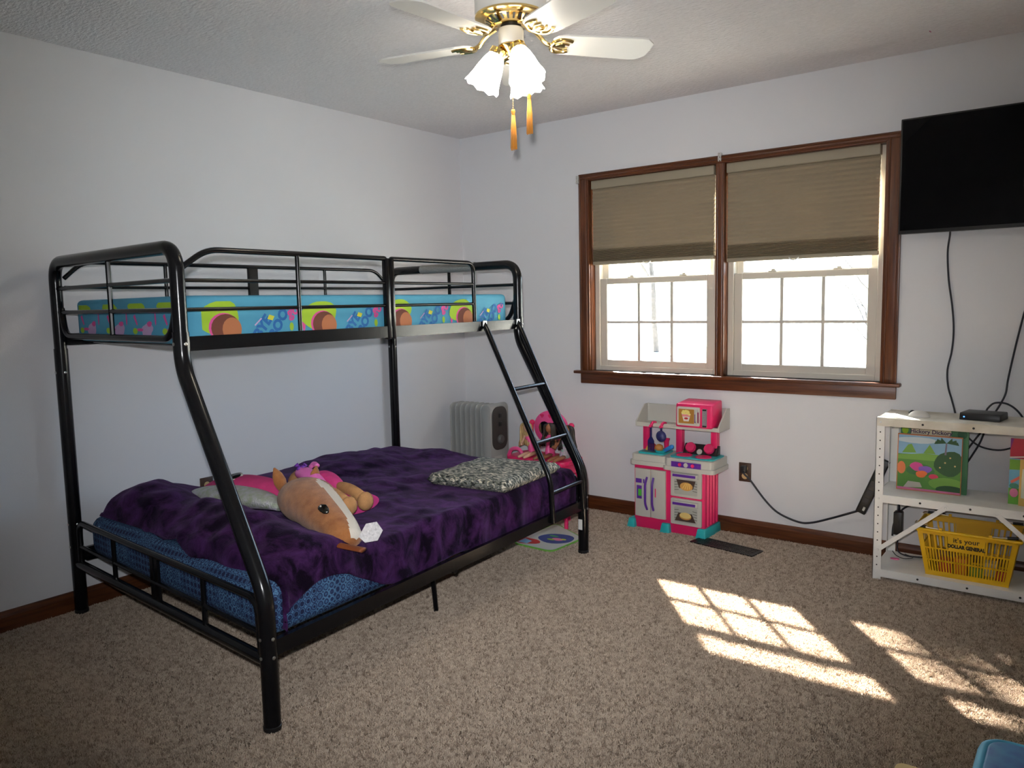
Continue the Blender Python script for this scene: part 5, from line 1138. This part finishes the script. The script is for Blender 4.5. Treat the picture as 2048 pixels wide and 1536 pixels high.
# ---- yellow shopping basket on the bottom shelf
M_bask = mat('basket_yellow', rgb(226, 178, 14), .38)
bk_ = thing('shopping_basket', 'yellow plastic shopping basket on the bottom shelf', 'basket', (3.145, -.21, .05))
BT = [Vector((2.948, -.325, .262)), Vector((3.338, -.325, .262)), Vector((3.338, -.072, .262)), Vector((2.948, -.072, .262))]
BB = [Vector((2.985, -.305, .058)), Vector((3.306, -.305, .058)), Vector((3.306, -.092, .058)), Vector((2.985, -.092, .058))]
def side(i): return BB[i], BB[(i+1) % 4], BT[i], BT[(i+1) % 4]
def wallrect(bm, i, a0, a1, b0, b1, th=.003):
    p, q_, r_, s_ = side(i); n = (q_-p).cross(r_-p).normalized()
    def W(a, b): return (p*(1-a)+q_*a)*(1-b)+(r_*(1-a)+s_*a)*b
    c = [W(a0, b0), W(a1, b0), W(a1, b1), W(a0, b1)]
    hexa(bm, [c[0], c[1], c[1]-n*th, c[0]-n*th, c[3], c[2], c[2]-n*th, c[3]-n*th])
for i in range(4):
    long = i in (0, 2); bm = nb()
    wallrect(bm, i, 0, 1, .90, 1.0); wallrect(bm, i, 0, 1, 0, .07); wallrect(bm, i, 0, .055, .07, .90); wallrect(bm, i, .945, 1, .07, .90); wallrect(bm, i, .055, .945, .575, .61); wallrect(bm, i, .055, .945, .30, .335, .004)
    if long: wallrect(bm, i, .31, .69, .61, .90)
    obj('basket_wall', bm, M_bask, bk_)
    nsl = 27 if long else 17; bm = nb()
    for k in range(nsl):
        a = .055+.89*(k+.5)/nsl; wallrect(bm, i, a-.008 if long else a-.012, a+.008 if long else a+.012, .07, .575, .0026)
    if long:
        for a in (.115, .175, .235, .295, .705, .765, .825, .885): wallrect(bm, i, a-.010, a+.010, .61, .90)
    else:
        for k in range(7): a = .1+.8*k/6; wallrect(bm, i, a-.014, a+.014, .61, .90)
    o_ = obj('basket_slats', bm, M_bask, bk_); o_['kind'] = 'stuff'
bm = nb(); hexa(bm, [b+Vector((0, 0, -.008)) for b in BB]+[b for b in BB]); obj('basket_floor', bm, M_bask, bk_)
bm = nb(); rp = [BT[0]+Vector((-.007, -.007, 0)), BT[1]+Vector((.007, -.007, 0)), BT[2]+Vector((.007, .007, 0)), BT[3]+Vector((-.007, .007, 0))]
for i in range(4): tube(bm, [rp[i], rp[(i+1) % 4]], .0075, 8)
for p in rp: ball(bm, p, .0075, n=8)
obj('rim', bm, M_bask, bk_, smooth=True)
for y, sg in ((-.333, -1), (-.064, 1)):
    bm = nb(); tube(bm, fillet([(3.045, y, .272), (2.945, y, .278), (2.935, -.20, .281 if sg < 0 else .285), ], .02) if False else cat_rom([(3.045, y+sg*-.004, .272), (2.99, y, .275), (2.942, y+.012*-sg, .279), (2.938, y-sg*.06, .283)], 5), .0032, 6); hd = obj('wire_handle', bm, M_steel, bk_, smooth=True)
    bm = nb(); tube(bm, cat_rom([(3.235, y, .272), (3.29, y, .275), (3.342, y+.012*-sg, .279), (3.348, y-sg*.06, .283)], 5), .0032, 6); obj('wire_handle', bm, M_steel, bk_, smooth=True)
    bm = nb(); tube(bm, [(2.985, y+sg*-.001, .2755), (2.952, y-sg*.006, .2785)], .0065, 8); tube(bm, [(3.295, y+sg*-.001, .2755), (3.335, y-sg*.006, .2785)], .0065, 8); obj('grip_sleeve', bm, M_blackp, bk_, smooth=True)
    for x in (3.045, 3.235): bm = nb(); cyl(bm, (x-.006, y, .272), .008, .012, (1, 0, 0), 10); obj('handle_pivot', bm, M_bask, bk_)
p, q_, r_, s_ = side(0); nf = (q_-p).cross(r_-p).normalized()
pr = Print(p, (q_-p).normalized(), (r_-p+s_-q_).normalized(), nf, base=.0006)
P_bt = flatm('black_ink', 16, 14, 12); wdt = (q_-p).length
pr.text("it's your", wdt*.5, .163, .031, P_bt, rot=.02, bold=.0004); pr.text('DOLLAR GENERAL', wdt*.5, .136, .0225, P_bt, bold=.0014, sx=.76)
pr.done('basket_lettering', bk_, label='black printed lettering on the basket front')
# toys seen through the basket slats
rn = random.Random(4)
blk = [('red', (190, 40, 40), 3.28, -.26), ('red', (190, 40, 40), 3.06, -.255), ('orange', (220, 120, 40), 3.12, -.25), ('green', (110, 150, 50), 3.18, -.26), ('white', (205, 200, 190), 3.23, -.20), ('brown', (120, 70, 40), 3.03, -.16), ('yellow', (220, 190, 60), 3.12, -.15)]
for i, (cn, c, x, y) in enumerate(blk):
    s_ = .026; h_ = .058+.045; bm = nb(); box(bm, x-s_, x+s_, y-s_, y+s_, .0585, .0585+.05+.014*(i % 3)); bevel(bm, .005)
    nm_ = {0: 'red toy block at the right inside the yellow basket', 1: 'red toy block at the left inside the yellow basket'}.get(i, cn+' toy block inside the yellow basket')
    obj('toy_block', bm, mat('block_'+cn, rgb(*c), .5), smooth=True, label=nm_, cat='toy block', group='toys inside the basket')
# adapter, cords and pink scrap on the bottom shelf
ad = thing('power_adapter', 'black power adapter hanging between shelves at the left', 'adapter', (2.828, -.075, .15))
bm = nb(); box(bm, 2.806, 2.846, -.10, -.055, .150, .265); obj('brick', bevel(bm, .006), M_blackp, ad, smooth=True)
bm = nb(); cable(bm, [(2.826, -.075, .262), (2.825, -.075, .30), (2.824, -.07, .36), (2.82, -.055, .46)], .0036); obj('upper_cord', bm, M_cord, ad, smooth='all')
bm = nb(); cable(bm, [(2.826, -.075, .152), (2.825, -.08, .11), (2.83, -.09, .07), (2.87, -.10, .056), (2.95, -.085, .056)], .0036); obj('lower_cord', bm, M_cord, ad, smooth='all')
bm = nb(); tube(bm, [(2.826, -.075, .262), (2.825, -.075, .298)], [.008, .005], 8); obj('strain_relief', bm, M_cord, ad, smooth='all')
bm = nb(); cable(bm, [(2.795, -.05, .13), (2.80, -.045, .19), (2.83, -.04, .26), (2.88, -.04, .295), (2.95, -.04, .298), (3.0, -.045, .28), (3.03, -.05, .265)], .0045); obj('arched_cable', bm, M_cord, smooth='all', label='black cable arching behind the basket on the bottom shelf', cat='cable')
bm = nb(); cable(bm, [(2.80, -.06, .056), (2.83, -.12, .055), (2.87, -.15, .055), (2.90, -.11, .055), (2.86, -.08, .056)], .002, 6); obj('thin_cord', bm, M_cord, smooth='all', label='thin black cord curled on the bottom shelf', cat='cord')
bm = nb(); prism(bm, ell(2.832, -.165, .022, .012, 12, wob=.1), .050, .0535, 'xy'); obj('pink_scrap', bm, mat('scrap_pink', rgb(226, 110, 160), .6), label='small pink plastic scrap on the bottom shelf', cat='scrap')

# ---- things at the lower right edge of the picture
cu_ = thing('padded_seat', 'blue patterned padded seat with teal edging at the lower right', 'seat', (3.60, -2.40, 0))
M_bl = mat('seat_blue', rgb(20, 54, 120), .6, var=.6, vscale=22, col2=rgb(36, 104, 146), detail=6); M_tl = mat('seat_teal', rgb(48, 138, 172), .6)
bm = nb(); prism(bm, rrect(3.415, 3.87, -2.66, -2.18, .04, 5), .20, .312, 'xy'); obj('cushion', bevel(bm, .012, 3), M_bl, cu_, smooth=True)
rp = rrect(3.411, 3.874, -2.664, -2.176, .045, 6); bm = nb(); tube(bm, [(a, b, .298) for a, b in rp+[rp[0]]], .014, 8); obj('piping', bm, M_tl, cu_, smooth='all')
bm = nb(); prism(bm, rrect(3.43, 3.855, -2.645, -2.195, .03, 4), 0, .205, 'xy'); obj('base', bm, M_tl, cu_, smooth=True)
bx = thing('cardboard_box', 'small tan cardboard box at the lower edge of the picture', 'box', (3.27, -2.09, 0))
bm = nb(); prism(bm, rrect(3.20, 3.335, -2.16, -2.005, .02, 4), 0, .075, 'xy'); obj('box_body', bm, M_tan, bx, smooth=True)
bm = nb(); prism(bm, rrect(3.196, 3.339, -2.164, -2.001, .022, 4), .06, .085, 'xy'); obj('box_lid', bevel(bm, .002, 1), M_tan, bx, smooth=True)
